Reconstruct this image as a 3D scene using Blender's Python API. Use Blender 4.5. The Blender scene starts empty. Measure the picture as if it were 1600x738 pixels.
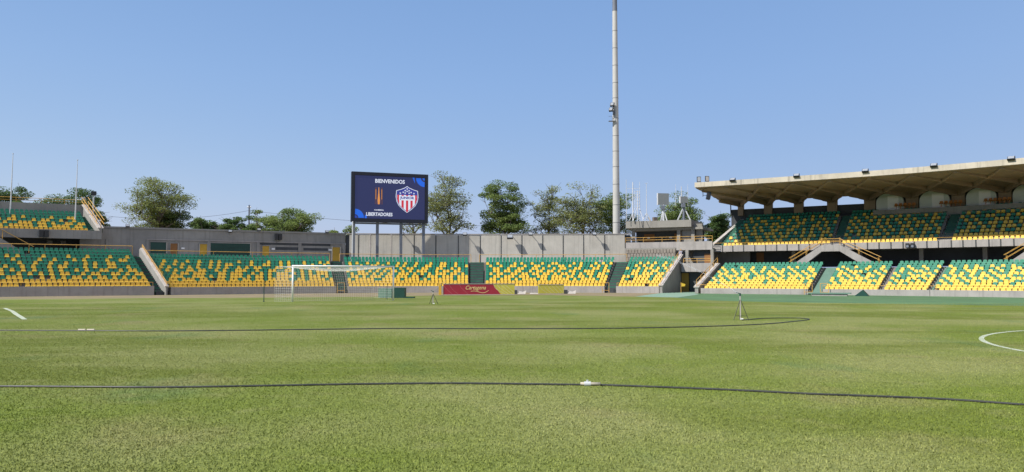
import bpy, bmesh, math, random
from mathutils import Vector, Matrix
random.seed(7)
R = math.radians
scene = bpy.context.scene
COL = scene.collection

# ---------------------------------------------------------------- camera, sky, sun, exposure
F, HZ, EYE = 1180.0, 434.0, 1.67          # focal length in photo pixels, horizon row, eye height
cam_d = bpy.data.cameras.new('camera'); cam = bpy.data.objects.new('camera', cam_d); COL.objects.link(cam)
cam_d.sensor_width = 36; cam_d.lens = 36 * F / 1600; cam_d.clip_end = 6000; cam_d.clip_start = 0.1
cam.location = (0, 0, EYE)
cam.rotation_euler = (R(90) + math.atan((HZ - 369) / F), 0, 0)
scene.camera = cam
SUN_EL, SX, SY = 43.5, -0.90, -0.505
world = bpy.data.worlds.new('World'); scene.world = world; world.use_nodes = True
wn = world.node_tree.nodes; wl = world.node_tree.links; wn.clear()
wo = wn.new('ShaderNodeOutputWorld'); bg = wn.new('ShaderNodeBackground'); sk = wn.new('ShaderNodeTexSky')
sk.sky_type = 'NISHITA'; sk.sun_disc = False; sk.sun_elevation = R(SUN_EL); sk.sun_rotation = -math.atan2(SX, SY)
sk.altitude = 0; sk.air_density = 1.0; sk.dust_density = 1.0; sk.ozone_density = 2.0
bg.inputs['Strength'].default_value = 0.13
tint = wn.new('ShaderNodeMix'); tint.data_type = 'RGBA'; tint.blend_type = 'MULTIPLY'; tint.inputs['Factor'].default_value = 1.0
tint.inputs['B'].default_value = (0.465, 0.31, 0.106, 1)      # thin tropical haze: the clear sky is weakened ...
wl.new(sk.outputs[0], tint.inputs['A']); 
tcw = wn.new('ShaderNodeTexCoord'); spx = wn.new('ShaderNodeSeparateXYZ'); mrw = wn.new('ShaderNodeMapRange'); hz = wn.new('ShaderNodeMix'); hz.data_type = 'RGBA'; hz.blend_type = 'ADD'
mrw.inputs['From Min'].default_value = 0.0; mrw.inputs['From Max'].default_value = 1.0; mrw.inputs['To Min'].default_value = 1.14; mrw.inputs['To Max'].default_value = 0.58
hz.inputs['B'].default_value = (0.108 * 6.5, 0.253 * 6.5, 0.60 * 6.5, 1)             # ... and even blue haze light added, thinner overhead
wl.new(tcw.outputs['Generated'], spx.inputs[0]); wl.new(spx.outputs['Z'], mrw.inputs['Value']); wl.new(mrw.outputs[0], hz.inputs['Factor'])
wl.new(tint.outputs['Result'], hz.inputs['A']); wl.new(hz.outputs['Result'], bg.inputs[0]); wl.new(bg.outputs[0], wo.inputs[0])
sun_d = bpy.data.lights.new('sun', 'SUN'); sun_d.energy = 4.1; sun_d.angle = R(0.5); sun_d.color = (1.0, 0.95, 0.87)
sun = bpy.data.objects.new('sun', sun_d); COL.objects.link(sun)
ce = math.cos(R(SUN_EL)); hl = math.hypot(SX, SY)
sdir = Vector((SX / hl * ce, SY / hl * ce, math.sin(R(SUN_EL))))
sun.rotation_euler = sdir.to_track_quat('Z', 'Y').to_euler(); sun.location = sdir * 200
scene.view_settings.view_transform = 'Standard'; scene.view_settings.look = 'None'
scene.view_settings.exposure = 0.42; scene.view_settings.gamma = 1
scene.render.engine = 'CYCLES'

# ---------------------------------------------------------------- survey helpers
def G(px, py):                      # ground point seen at a photo pixel
    d = EYE * F / (py - HZ); return Vector(((px - 800) / F * d, d, 0))
def at(px, py, d):                  # point at depth d seen at a photo pixel
    return Vector(((px - 800) / F * d, d, EYE + (HZ - py) / F * d))

class Curve:
    def __init__(s, pts, win=5.0, step=0.5, tilt=None):
        P = [Vector(p) for p in pts]; P = [2 * P[0] - P[1]] + P + [2 * P[-1] - P[-2]]
        D = []
        for i in range(1, len(P) - 2):
            a, b, c, e = P[i - 1:i + 3]
            for k in range(40):
                t = k / 40
                D.append(0.5 * ((2 * b) + (c - a) * t + (2 * a - 5 * b + 4 * c - e) * t * t + (3 * b - a - 3 * c + e) * t ** 3))
        D.append(P[-2])
        cum = [0]
        for i in range(1, len(D)): cum.append(cum[-1] + (D[i] - D[i - 1]).length)
        s.L = cum[-1]; s.step = step; n = int(s.L / step) + 1
        s.pts = []; j = 0
        for k in range(n + 1):
            u = min(k * step, s.L)
            while j < len(cum) - 2 and cum[j + 1] < u: j += 1
            t = (u - cum[j]) / max(1e-9, cum[j + 1] - cum[j]); s.pts.append(D[j].lerp(D[j + 1], t))
        w = max(1, int(win / step)); s.nrm = []
        for k in range(n + 1):
            a = s.pts[max(0, k - w)]; b = s.pts[min(n, k + w)]; t = (b - a).normalized(); a_ = math.atan2(t.x, -t.y)
            if tilt: a_ += tilt(s.pts[k].x)
            s.nrm.append(Vector((math.cos(a_), math.sin(a_))))
    def _s(s, arr, u):
        f = max(0, min(len(arr) - 1.001, u / s.step)); i = int(f); return arr[i].lerp(arr[i + 1], f - i)
    def N(s, u): return s._s(s.nrm, u).normalized()
    def P(s, u, o, z=0):
        p = s._s(s.pts, u) + s.N(u) * o; return Vector((p.x, p.y, z))
    def ang(s, u): n = s.N(u); return math.atan2(n.y, n.x) - math.pi / 2
    def U(s, px, o=0):
        best = (1e9, 0); u = 0
        while u <= s.L:
            p = s.P(u, o)
            e = abs(800 + p.x / p.y * F - px) if p.y > 5 else 1e9
            if e < best[0]: best = (e, u)
            u += 0.1
        return best[1]

BOWL = Curve([(-55.5, 59.2), (-51.3, 63.2), (-45.5, 67.1), (-33.9, 73.8), (-26, 79.0), (-18.1, 83.2), (-11, 85.2), (-4, 86.0), (3.5, 85.8), (10.7, 84.5),
              (16.05, 82.3), (19.3, 80.4), (29.8, 74.1), (36.5, 69.4), (43.0, 63.5), (49, 57.4), (54, 51.5), (58, 46)], tilt=lambda x: R(9) * max(0, min(1, (-24 - x) / 9)) - R(6) * max(0, 1 - abs(x + 19) / 7))
U = BOWL.U

# ---------------------------------------------------------------- object helpers
def tag(o, label=None, cat=None, group=None, kind=None):
    if label: o['label'] = label
    if cat: o['category'] = cat
    if group: o['group'] = group
    if kind: o['kind'] = kind
    return o
def empty(name, loc, label=None, cat=None, group=None, rz=0):
    o = bpy.data.objects.new(name, None); COL.objects.link(o); o.location = loc; o.rotation_euler = (0, 0, rz)
    o.empty_display_size = 0.3
    return tag(o, label, cat, group)
def link(o, parent=None, loc=(0, 0, 0), rz=0):
    COL.objects.link(o)
    if parent: o.parent = parent
    o.location = loc; o.rotation_euler = (0, 0, rz); return o

class MB:
    """collects geometry in world coordinates; build() writes it relative to its parent's origin"""
    def __init__(s): s.v = []; s.f = []; s.m = []; s.tone = None
    def add(s, vs, fs, mi=0):
        b = len(s.v); s.v += [Vector(p) for p in vs]; s.f += [tuple(b + i for i in f) for f in fs]; s.m += [mi] * len(fs); return s
    def box(s, c, sz, rz=0, mi=0, M=None, bev=0):
        x, y, z = sz[0] / 2, sz[1] / 2, sz[2] / 2
        L = [Vector((i * x, j * y, k * z)) for i in (-1, 1) for j in (-1, 1) for k in (-1, 1)]
        T = (M if M is not None else Matrix.Rotation(rz, 4, 'Z')); c = Vector(c)
        return s.add([c + (T @ p) for p in L], [(0, 1, 3, 2), (4, 6, 7, 5), (0, 4, 5, 1), (2, 3, 7, 6), (0, 2, 6, 4), (1, 5, 7, 3)], mi)
    def bar(s, a, b, w, h=None, mi=0, up=Vector((0, 0, 1))):
        a = Vector(a); b = Vector(b); h = h or w; t = (b - a)
        if t.length < 1e-6: return s
        t.normalize(); sd = t.cross(up)
        if sd.length < 1e-3: sd = t.cross(Vector((0, 1, 0)))
        sd.normalize(); u2 = sd.cross(t)
        vs = [p + sd * (i * w / 2) + u2 * (j * h / 2) for p in (a, b) for i, j in ((-1, -1), (1, -1), (1, 1), (-1, 1))]
        return s.add(vs, [(3, 2, 1, 0), (4, 5, 6, 7), (0, 1, 5, 4), (1, 2, 6, 5), (2, 3, 7, 6), (3, 0, 4, 7)], mi)
    def tube(s, path, rad, n=6, mi=0, caps=True):
        path = [Vector(p) for p in path]; rr = rad if isinstance(rad, (list, tuple)) else [rad] * len(path); rings = []
        ref = Vector((0.13, 0.21, 0.97))
        for i, p in enumerate(path):
            t = (path[min(i + 1, len(path) - 1)] - path[max(i - 1, 0)])
            if t.length < 1e-9: t = Vector((0, 0, 1))
            t.normalize(); q = ref if abs(t.dot(ref)) < 0.9 else Vector((1, 0, 0.1)); a = t.cross(q).normalized(); b = t.cross(a)
            rings.append([p + (a * math.cos(2 * math.pi * k / n) + b * math.sin(2 * math.pi * k / n)) * rr[i] for k in range(n)])
        vs = [v for r in rings for v in r]; fs = []
        for i in range(len(rings) - 1):
            for k in range(n): fs.append((i * n + k, i * n + (k + 1) % n, (i + 1) * n + (k + 1) % n, (i + 1) * n + k))
        if caps: fs += [tuple(range(n)), tuple((len(rings) - 1) * n + k for k in reversed(range(n)))]
        return s.add(vs, fs, mi)
    def sweep(s, prof, u0, u1, cur=BOWL, step=2.0, mi=0, lean=(0, 0, 0)):
        n = max(1, int(abs(u1 - u0) / step)); k = len(prof); vs = []
        for i in range(n + 1):
            u = u0 + (u1 - u0) * i / n
            for o, z in prof: vs.append(cur.P(u + (o - lean[0]) * (lean[1] * (1 - i / n) + lean[2] * i / n), o, z))
        fs = [(i * k + j, i * k + (j + 1) % k, (i + 1) * k + (j + 1) % k, (i + 1) * k + j) for i in range(n) for j in range(k)]
        fs += [tuple(reversed(range(k))), tuple(n * k + j for j in range(k))]
        return s.add(vs, fs, mi)
    def poly(s, pts, th, d, mi=0):      # extruded polygon: pts in a plane, thickness vector d*th
        pts = [Vector(p) for p in pts]; d = Vector(d) * th; n = len(pts)
        fs = [tuple(range(n)), tuple(reversed(range(n, 2 * n)))] + [(i, i + n, (i + 1) % n + n, (i + 1) % n) for i in range(n)]
        return s.add(pts + [p + d for p in pts], fs, mi)
    def build(s, name, mats, parent=None, origin=None, smooth=False, fixn=True, **kw):
        mats = mats if isinstance(mats, (list, tuple)) else [mats]
        org = Vector(parent.location) if parent is not None else (Vector(origin) if origin is not None else Vector((0, 0, 0)))
        rz = parent.rotation_euler.z if parent is not None else 0
        T = Matrix.Rotation(-rz, 4, 'Z')
        pp = parent.parent if parent is not None else None
        if pp is not None:
            org = Vector(pp.location); T = Matrix.Rotation(-pp.rotation_euler.z, 4, 'Z')   # parts sit at their thing's origin
        me = bpy.data.meshes.new(name); me.from_pydata([T @ (v - org) for v in s.v], [], s.f)
        for m in mats: me.materials.append(m)
        if len(mats) > 1: me.polygons.foreach_set('material_index', s.m)
        if smooth: me.polygons.foreach_set('use_smooth', [True] * len(s.f))
        if s.tone:
            at_ = me.attributes.new('tone', 'FLOAT', 'FACE'); at_.data.foreach_set('value', s.tone)
        if fixn:
            bm = bmesh.new(); bm.from_mesh(me); bmesh.ops.recalc_face_normals(bm, faces=bm.faces); bm.to_mesh(me); bm.free()
        me.update(); o = bpy.data.objects.new(name, me); COL.objects.link(o)
        if parent is not None: o.parent = parent
        elif origin is not None: o.location = origin
        return tag(o, kw.get('label'), kw.get('cat'), kw.get('group'), kw.get('kind'))

# ---------------------------------------------------------------- materials
def mat(name, col, rough=0.8, var=0.0, scale=1.0, bump=0.0, bscale=20.0, streak=0.0, metal=0.0, spec=None, emit=None, vcol=None):
    m = bpy.data.materials.new(name); m.use_nodes = True; nt = m.node_tree; n = nt.nodes; l = nt.links
    b = n['Principled BSDF']; b.inputs['Roughness'].default_value = rough; b.inputs['Metallic'].default_value = metal
    b.inputs['Base Color'].default_value = (*col, 1)
    if spec is not None: b.inputs['Specular IOR Level'].default_value = spec
    tc = n.new('ShaderNodeTexCoord'); src = None
    if var > 0:
        nz = n.new('ShaderNodeTexNoise'); nz.inputs['Scale'].default_value = scale; nz.inputs['Detail'].default_value = 6; nz.inputs['Roughness'].default_value = 0.65
        l.new(tc.outputs['Object'], nz.inputs['Vector'])
        mp = n.new('ShaderNodeMapRange'); mp.inputs['From Min'].default_value = 0.3; mp.inputs['From Max'].default_value = 0.7
        l.new(nz.outputs['Fac'], mp.inputs['Value'])
        mx = n.new('ShaderNodeMix'); mx.data_type = 'RGBA'
        v2 = vcol or tuple(c * (1 - var) for c in col)
        mx.inputs['A'].default_value = (*v2, 1); mx.inputs['B'].default_value = (*[min(1, c * (1 + var * 0.5)) for c in col], 1)
        l.new(mp.outputs[0], mx.inputs['Factor']); src = mx.outputs['Result']
        if streak > 0:
            mpg = n.new('ShaderNodeMapping'); mpg.inputs['Scale'].default_value = (2.2, 2.2, 0.12); l.new(tc.outputs['Object'], mpg.inputs['Vector'])
            ns = n.new('ShaderNodeTexNoise'); ns.inputs['Scale'].default_value = 1.6; ns.inputs['Detail'].default_value = 5; l.new(mpg.outputs[0], ns.inputs['Vector'])
            mr = n.new('ShaderNodeMapRange'); mr.inputs['From Min'].default_value = 0.52; mr.inputs['From Max'].default_value = 0.75; mr.inputs['To Max'].default_value = streak
            l.new(ns.outputs['Fac'], mr.inputs['Value'])
            m2 = n.new('ShaderNodeMix'); m2.data_type = 'RGBA'; l.new(src, m2.inputs['A']); m2.inputs['B'].default_value = (*[c * 0.35 for c in col], 1)
            l.new(mr.outputs[0], m2.inputs['Factor']); src = m2.outputs['Result']
        l.new(src, b.inputs['Base Color'])
    if bump > 0:
        nb = n.new('ShaderNodeTexNoise'); nb.inputs['Scale'].default_value = bscale; nb.inputs['Detail'].default_value = 5; l.new(tc.outputs['Object'], nb.inputs['Vector'])
        bp = n.new('ShaderNodeBump'); bp.inputs['Strength'].default_value = bump; bp.inputs['Distance'].default_value = 0.03
        l.new(nb.outputs['Fac'], bp.inputs['Height']); l.new(bp.outputs[0], b.inputs['Normal'])
    if emit:
        b.inputs['Emission Color'].default_value = (*emit[0], 1); b.inputs['Emission Strength'].default_value = emit[1]
    return m
M = {}
M['conc'] = mat('concrete', (0.30, 0.285, 0.255), 0.9, 0.14, 0.5, 0.3, 9, 0.35)
M['wallp'] = mat('wall_panel_concrete', (0.50, 0.475, 0.42), 0.92, 0.14, 0.6, 0.2, 12, 0.38)
M['wallg'] = mat('painted_grey_wall', (0.31, 0.298, 0.275), 0.85, 0.2, 0.4, 0.2, 8, 0.35)
M['parap'] = mat('parapet_concrete', (0.37, 0.345, 0.325), 0.9, 0.18, 0.8, 0.3, 9, 0.4)
M['terr'] = mat('terrace_concrete', (0.25, 0.23, 0.215), 0.95, 0.25, 0.7, 0.3, 9)
M['roofc'] = mat('roof_concrete_shaded', (0.34, 0.25, 0.17), 0.9, 0.2, 0.35, 0.3, 5, 0.3)  # same concrete as the roof fascia, with the underside's shade put into the colour
M['fascia'] = mat('cream_sunlit_tone', (0.56, 0.50, 0.40), 0.85, 0.22, 0.5, 0.2, 6, 0.55)  # lighter copy of the roof concrete, sunlight on the fascia put into the colour
M['rough'] = mat('rough_block', (0.30, 0.265, 0.225), 0.95, 0.3, 3.0, 0.8, 5)
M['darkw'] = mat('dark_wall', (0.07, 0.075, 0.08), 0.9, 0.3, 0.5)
M['stepg'] = mat('green_step_paint', (0.035, 0.13, 0.085), 0.75, 0.35, 1.2)
M['cap'] = mat('pale_coping', (0.50, 0.46, 0.42), 0.9, 0.2, 1.0)
M['yrail'] = mat('yellow_rail_paint', (0.62, 0.36, 0.09), 0.5, 0.25, 2.0)
M['grn'] = mat('green_seat_plastic', (0.018, 0.25, 0.145), 0.40, 0.3, 0.35, vcol=(0.014, 0.17, 0.10))
M['yel'] = mat('yellow_seat_plastic', (0.80, 0.54, 0.03), 0.42, 0.22, 0.35, vcol=(0.70, 0.46, 0.07))
M['ora'] = mat('orange_seat_plastic', (0.45, 0.17, 0.03), 0.5, 0.15, 1.0)
M['white'] = mat('white_paint', (0.86, 0.86, 0.84), 0.45)
M['whitem'] = mat('white_metal', (0.62, 0.64, 0.66), 0.5, 0.1, 2)
M['net'] = mat('net_cord', (0.75, 0.74, 0.70), 0.8)
M['dark'] = mat('dark_casing', (0.02, 0.022, 0.026), 0.5)
M['lens'] = mat('lamp_glass', (0.35, 0.37, 0.40), 0.15, 0.1, 8)
M['steel'] = mat('steel_grey', (0.16, 0.18, 0.22), 0.55, 0.15, 1.0)
M['pole'] = mat('pole_galvanised', (0.50, 0.49, 0.46), 0.6, 0.12, 0.5)
M['band'] = mat('pole_joint', (0.22, 0.22, 0.22), 0.7)
M['hose'] = mat('black_hose', (0.05, 0.05, 0.045), 0.38, 0.5, 3)
M['tri'] = mat('olive_metal', (0.06, 0.07, 0.03), 0.6)
M['green'] = mat('dark_green_paint', (0.01, 0.06, 0.045), 0.55, 0.2, 1)
M['ggr'] = mat('grey_green_plastic', (0.16, 0.27, 0.21), 0.6, 0.15, 1)
M['ydoor'] = mat('yellow_door', (0.55, 0.33, 0.03), 0.6, 0.12, 1)
M['odoor'] = mat('ochre_door', (0.34, 0.20, 0.03), 0.65, 0.15, 1)
M['bdoor'] = mat('brown_door', (0.27, 0.12, 0.035), 0.7, 0.15, 1)
M['dirt'] = mat('dirt', (0.27, 0.19, 0.115), 1.0, 0.35, 0.35, 0.5, 6, vcol=(0.19, 0.18, 0.08))
M['mint'] = mat('mint_path_paint', (0.24, 0.36, 0.26), 0.85, 0.15, 0.5)
M['turf'] = mat('green_track', (0.10, 0.20, 0.085), 0.95, 0.3, 0.25, 0.3, 20)
M['bark'] = mat('bark', (0.16, 0.13, 0.105), 0.95, 0.3, 2)
M['booth'] = mat('booth_panel', (0.62, 0.66, 0.61), 0.6, 0.1, 1)
M['mast'] = mat('mast_white', (0.60, 0.61, 0.63), 0.5)
M['panelg'] = mat('grey_panel', (0.22, 0.235, 0.235), 0.5, 0.1, 1)
M['wire'] = mat('wire', (0.08, 0.08, 0.09), 0.6)
M['water'] = mat('water_drops', (0.85, 0.9, 0.93), 0.1, emit=None)

def leaf_mat(name, a, b):
    m = bpy.data.materials.new(name); m.use_nodes = True; nt = m.node_tree; n = nt.nodes; l = nt.links; n.clear()
    o = n.new('ShaderNodeOutputMaterial'); at_ = n.new('ShaderNodeAttribute'); at_.attribute_name = 'tone'
    mx = n.new('ShaderNodeMix'); mx.data_type = 'RGBA'; mx.inputs['A'].default_value = (*a, 1); mx.inputs['B'].default_value = (*b, 1)
    l.new(at_.outputs['Fac'], mx.inputs['Factor'])
    d = n.new('ShaderNodeBsdfDiffuse'); t = n.new('ShaderNodeBsdfTranslucent'); ms = n.new('ShaderNodeMixShader'); ms.inputs[0].default_value = 0.35
    l.new(mx.outputs['Result'], d.inputs[0]); l.new(mx.outputs['Result'], t.inputs[0]); l.new(d.outputs[0], ms.inputs[1]); l.new(t.outputs[0], ms.inputs[2]); l.new(ms.outputs[0], o.inputs[0])
    return m
LEAF = [leaf_mat('leaf_light', (0.17, 0.215, 0.07), (0.36, 0.39, 0.14)), leaf_mat('leaf_mid', (0.13, 0.20, 0.07), (0.31, 0.38, 0.125)),
        leaf_mat('leaf_dark', (0.085, 0.15, 0.06), (0.21, 0.29, 0.095)), leaf_mat('leaf_dry', (0.19, 0.22, 0.085), (0.37, 0.40, 0.16))]

def grass_mat(blade=False):
    m = bpy.data.materials.new('grass_blade' if blade else 'pitch_grass'); m.use_nodes = True; nt = m.node_tree; n = nt.nodes; l = nt.links
    b = n['Principled BSDF']; b.inputs['Roughness'].default_value = 0.9; b.inputs['Specular IOR Level'].default_value = 0.15
    tc = n.new('ShaderNodeTexCoord')
    def noise(sc, det=4, mpg=None):
        z = n.new('ShaderNodeTexNoise'); z.inputs['Scale'].default_value = sc; z.inputs['Detail'].default_value = det
        if mpg:
            mm = n.new('ShaderNodeMapping'); mm.inputs['Scale'].default_value = mpg; mm.inputs['Rotation'].default_value = (0, 0, R(12)); l.new(tc.outputs['Object'], mm.inputs['Vector']); l.new(mm.outputs[0], z.inputs['Vector'])
        else: l.new(tc.outputs['Object'], z.inputs['Vector'])
        return z.outputs['Fac']
    def rng(s, a, c, t0=0.0, t1=1.0):
        q = n.new('ShaderNodeMapRange'); q.inputs['From Min'].default_value = a; q.inputs['From Max'].default_value = c
        q.inputs['To Min'].default_value = t0; q.inputs['To Max'].default_value = t1; l.new(s, q.inputs['Value']); return q.outputs[0]
    def mix(fac, A, B, mode='MIX'):
        q = n.new('ShaderNodeMix'); q.data_type = 'RGBA'; q.blend_type = mode; l.new(fac, q.inputs['Factor'])
        for k, v in (('A', A), ('B', B)):
            if isinstance(v, tuple): q.inputs[k].default_value = (*v, 1)
            else: l.new(v, q.inputs[k])
        return q.outputs['Result']
    c = mix(rng(noise(0.16, 5), 0.40, 0.60), (0.215, 0.270, 0.046), (0.335, 0.345, 0.125))
    c = mix(rng(noise(0.11, 5, (0.6, 1.8, 1)), 0.50, 0.60, 0, 0.85), c, (0.180, 0.215, 0.035))
    c = mix(rng(noise(0.30, 5), 0.56, 0.72, 0, 0.6), c, (0.37, 0.30, 0.155))
    c = mix(rng(noise(0.24, 5, (1.5, 0.8, 1)), 0.60, 0.72, 0, 0.6), c, (0.14, 0.235, 0.09))
    c = mix(rng(noise(1.6, 5), 0.55, 0.75, 0, 0.5), c, (0.38, 0.37, 0.15))
    if blade:
        at_ = n.new('ShaderNodeAttribute'); at_.attribute_name = 'tone'
        c = mix(rng(at_.outputs['Fac'], 0, 1, 0.35, 0.0), c, (0.12, 0.16, 0.025)); c = mix(rng(at_.outputs['Fac'], 0.75, 1, 0, 0.25), c, (0.46, 0.49, 0.18))
        l.new(c, b.inputs['Base Color']); return m
    fine = rng(noise(26, 4), 0.38, 0.62); fine2 = rng(noise(8, 5), 0.38, 0.64)
    c = mix(rng(fine, 0, 1, 0.50, 0.0), c, (0.060, 0.085, 0.012))
    c = mix(rng(fine2, 0, 1, 0.28, 0.0), c, (0.07, 0.10, 0.02))
    l.new(c, b.inputs['Base Color'])
    bp = n.new('ShaderNodeBump'); bp.inputs['Strength'].default_value = 0.5; bp.inputs['Distance'].default_value = 0.02; l.new(fine, bp.inputs['Height']); l.new(bp.outputs[0], b.inputs['Normal'])
    return m
M['grass'] = grass_mat()

# ---------------------------------------------------------------- ground
def sheet(name, pts, z, m, kind='structure', **kw):
    bm = bmesh.new(); vs = [bm.verts.new((p[0], p[1], 0)) for p in pts]; f = bm.faces.new(vs); bmesh.ops.triangulate(bm, faces=[f])
    bmesh.ops.recalc_face_normals(bm, faces=bm.faces)
    for f in bm.faces:
        if f.normal.z < 0: f.normal_flip()
    me = bpy.data.meshes.new(name); bm.to_mesh(me); bm.free(); me.materials.append(m)
    o = bpy.data.objects.new(name, me); COL.objects.link(o); o.location = (0, 0, z); return tag(o, kind=kind, **kw)
sheet('ground', [(-3000, -500), (3000, -500), (3000, 4000), (-3000, 4000)], -0.03, M['dirt'])
edge = [G(0, 467.6) + Vector((-30, -12, 0)), G(0, 467.6), G(100, 467), G(250, 466), G(360, 465.5), G(560, 464), G(690, 461.8), G(860, 461.2), G(960, 463.2), G(1040, 464), G(1110, 469.5), G(1200, 472), G(1400, 475), G(1600, 478), G(1800, 484)]
sheet('pitch', [(-60, -12), (60, -12), (56, 34)] + [tuple(p[:2]) for p in reversed(edge)], 0.0, M['grass'])
TUN0, TUN1 = U(1033), U(1084)
sheet('running_track', [tuple(G(1035, 466.5)[:2]), tuple(G(1110, 472)[:2]), tuple(G(1200, 475)[:2]), tuple(G(1400, 479)[:2]), tuple(G(1600, 482)[:2]), tuple(G(1800, 489)[:2])] +
      [tuple(BOWL.P(u, 0.3)[:2]) for u in (U(1800), U(1700), U(1600), U(1450), U(1300), U(1180), U(1086))], -0.008, M['turf'])
sheet('tunnel_path', [tuple(G(992, 463.6)[:2]), tuple(G(1058, 465)[:2]), tuple(G(1092, 460.3)[:2])] + [tuple(BOWL.P(TUN1, o)[:2]) for o in (0, 12)] + [tuple(BOWL.P(TUN0, o)[:2]) for o in (12, 0)], 0.006, M['mint'])

# grass blades standing on the near turf
import numpy as np
def blades(d0, d1, n, side=0.74):
    rg = np.random.default_rng(5); k = 0.55        # density falls off gently with distance
    d = (rg.random(n) * (d1 ** k - d0 ** k) + d0 ** k) ** (1 / k)
    x = (rg.random(n) * 2 - 1) * side * d; y = d
    hgt = rg.uniform(.008, .021, n) * np.clip(1.25 - d / 40, .5, 1.1); wid = rg.uniform(.003, .006, n) * (1 + d / 25); a = rg.random(n) * 2 * np.pi; la = rg.random(n) * 2 * np.pi; lean = hgt * rg.uniform(.1, 1.1, n)
    v = np.zeros((n, 3, 3)); v[:, 0] = np.stack([x - np.cos(a) * wid, y - np.sin(a) * wid, np.zeros(n)], 1); v[:, 1] = np.stack([x + np.cos(a) * wid, y + np.sin(a) * wid, np.zeros(n)], 1)
    v[:, 2] = np.stack([x + np.cos(la) * lean, y + np.sin(la) * lean, hgt], 1)
    me = bpy.data.meshes.new('grass_blades'); me.vertices.add(3 * n); me.vertices.foreach_set('co', v.ravel()); me.loops.add(3 * n); me.loops.foreach_set('vertex_index', np.arange(3 * n, dtype=np.int32))
    me.polygons.add(n); me.polygons.foreach_set('loop_start', np.arange(0, 3 * n, 3, dtype=np.int32)); me.update(calc_edges=True)
    at_ = me.attributes.new('tone', 'FLOAT', 'FACE'); at_.data.foreach_set('value', rg.random(n).astype(np.float32)); me.materials.append(grass_mat(True))
    o = bpy.data.objects.new('grass_blades', me); COL.objects.link(o); tag(o, 'short green grass blades on the near part of the pitch', 'grass', kind='stuff')
blades(5.2, 50, 620000)
# painted lines
GL = Vector((-15.07, 52.0, 0)); GR = Vector((-8.73, 55.66, 0)); gd = (GR - GL).normalized(); gb = Vector((-gd.y, gd.x, 0))   # goal line direction, away from pitch
def line(name, pts, w, label):
    mb = MB(); n = len(pts); vs = []
    for i, p in enumerate(pts):
        t = (pts[min(i + 1, n - 1)] - pts[max(i - 1, 0)]).normalized(); s_ = Vector((-t.y, t.x, 0)); ww = w * random.uniform(0.85, 1.1)
        vs += [p + s_ * ww / 2 + Vector((0, 0, 0.005)), p - s_ * ww / 2 + Vector((0, 0, 0.005))]
    mb.add(vs, [(2 * i, 2 * i + 1, 2 * i + 3, 2 * i + 2) for i in range(n - 1)])
    return mb.build(name, M['lime'], label=label, kind='structure')
def lime_mat():
    m = mat('lime_line', (0.52, 0.54, 0.46), 0.9, 0.35, 3, vcol=(0.36, 0.42, 0.24)); return m
M['lime'] = lime_mat()
line('pitch_line', [G(10, 481.5), G(22, 486), G(28, 490.5), G(42, 499)], 0.20, 'white chalk line segment near the far left of the grass')
A_, B_, C_ = Vector((16.3, 24.0)), Vector((13.45, 21.66)), Vector((11.6, 17.1))       # three points of the arc on the ground
D_ = 2 * (A_.x * (B_.y - C_.y) + B_.x * (C_.y - A_.y) + C_.x * (A_.y - B_.y)); a2, b2_, c2 = A_.length_squared, B_.length_squared, C_.length_squared
cc = Vector(((a2 * (B_.y - C_.y) + b2_ * (C_.y - A_.y) + c2 * (A_.y - B_.y)) / D_, (a2 * (C_.x - B_.x) + b2_ * (A_.x - C_.x) + c2 * (B_.x - A_.x)) / D_, 0)); r0 = (Vector((A_.x, A_.y, 0)) - cc).length
line('centre_circle', [cc + Vector((math.cos(a), math.sin(a), 0)) * r0 for a in [R(k * 4) for k in range(91)]], 0.13, 'white painted centre circle arc at the right edge')

# ---------------------------------------------------------------- seats and seating blocks
def seat_mesh(name, m):
    mb = MB(); w = 0.182
    prof = [(-0.20, 0.335), (-0.17, 0.36), (0.12, 0.335), (0.16, 0.40), (0.195, 0.60), (0.205, 0.645)]
    th = 0.035
    ws = [w * 0.9, w, w * 1.02, w, w * 0.86, w * 0.60]
    vs = []
    for (y, z), ww in zip(prof, ws): vs += [(-ww, y, z), (ww, y, z), (ww, y + th * 0.8, z - th), (-ww, y + th * 0.8, z - th)]
    fs = []
    for i in range(len(prof) - 1):
        for k in range(4): fs.append((i * 4 + k, i * 4 + (k + 1) % 4, (i + 1) * 4 + (k + 1) % 4, (i + 1) * 4 + k))
    fs += [(3, 2, 1, 0), tuple(20 + k for k in range(4))]
    mb.add(vs, fs)
    mb.add([(-w, -0.18, 0.36), (-w, 0.15, 0.37), (-w, 0.17, 0.27), (-w, -0.15, 0.29)], [(0, 1, 2, 3)])
    mb.add([(w, -0.18, 0.36), (w, 0.15, 0.37), (w, 0.17, 0.27), (w, -0.15, 0.29)], [(3, 2, 1, 0)])
    mb.box((0, 0.10, 0.16), (0.06, 0.10, 0.32))
    me = bpy.data.meshes.new(name); me.from_pydata([tuple(v) for v in mb.v], [], mb.f); me.materials.append(m); me.update(); return me, mb
SEAT_G, seat_mb = seat_mesh('green_seat', M['grn']); SEAT_Y, _ = seat_mesh('yellow_seat', M['yel']); SEAT_O, _ = seat_mesh('orange_seat', M['ora'])

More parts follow.
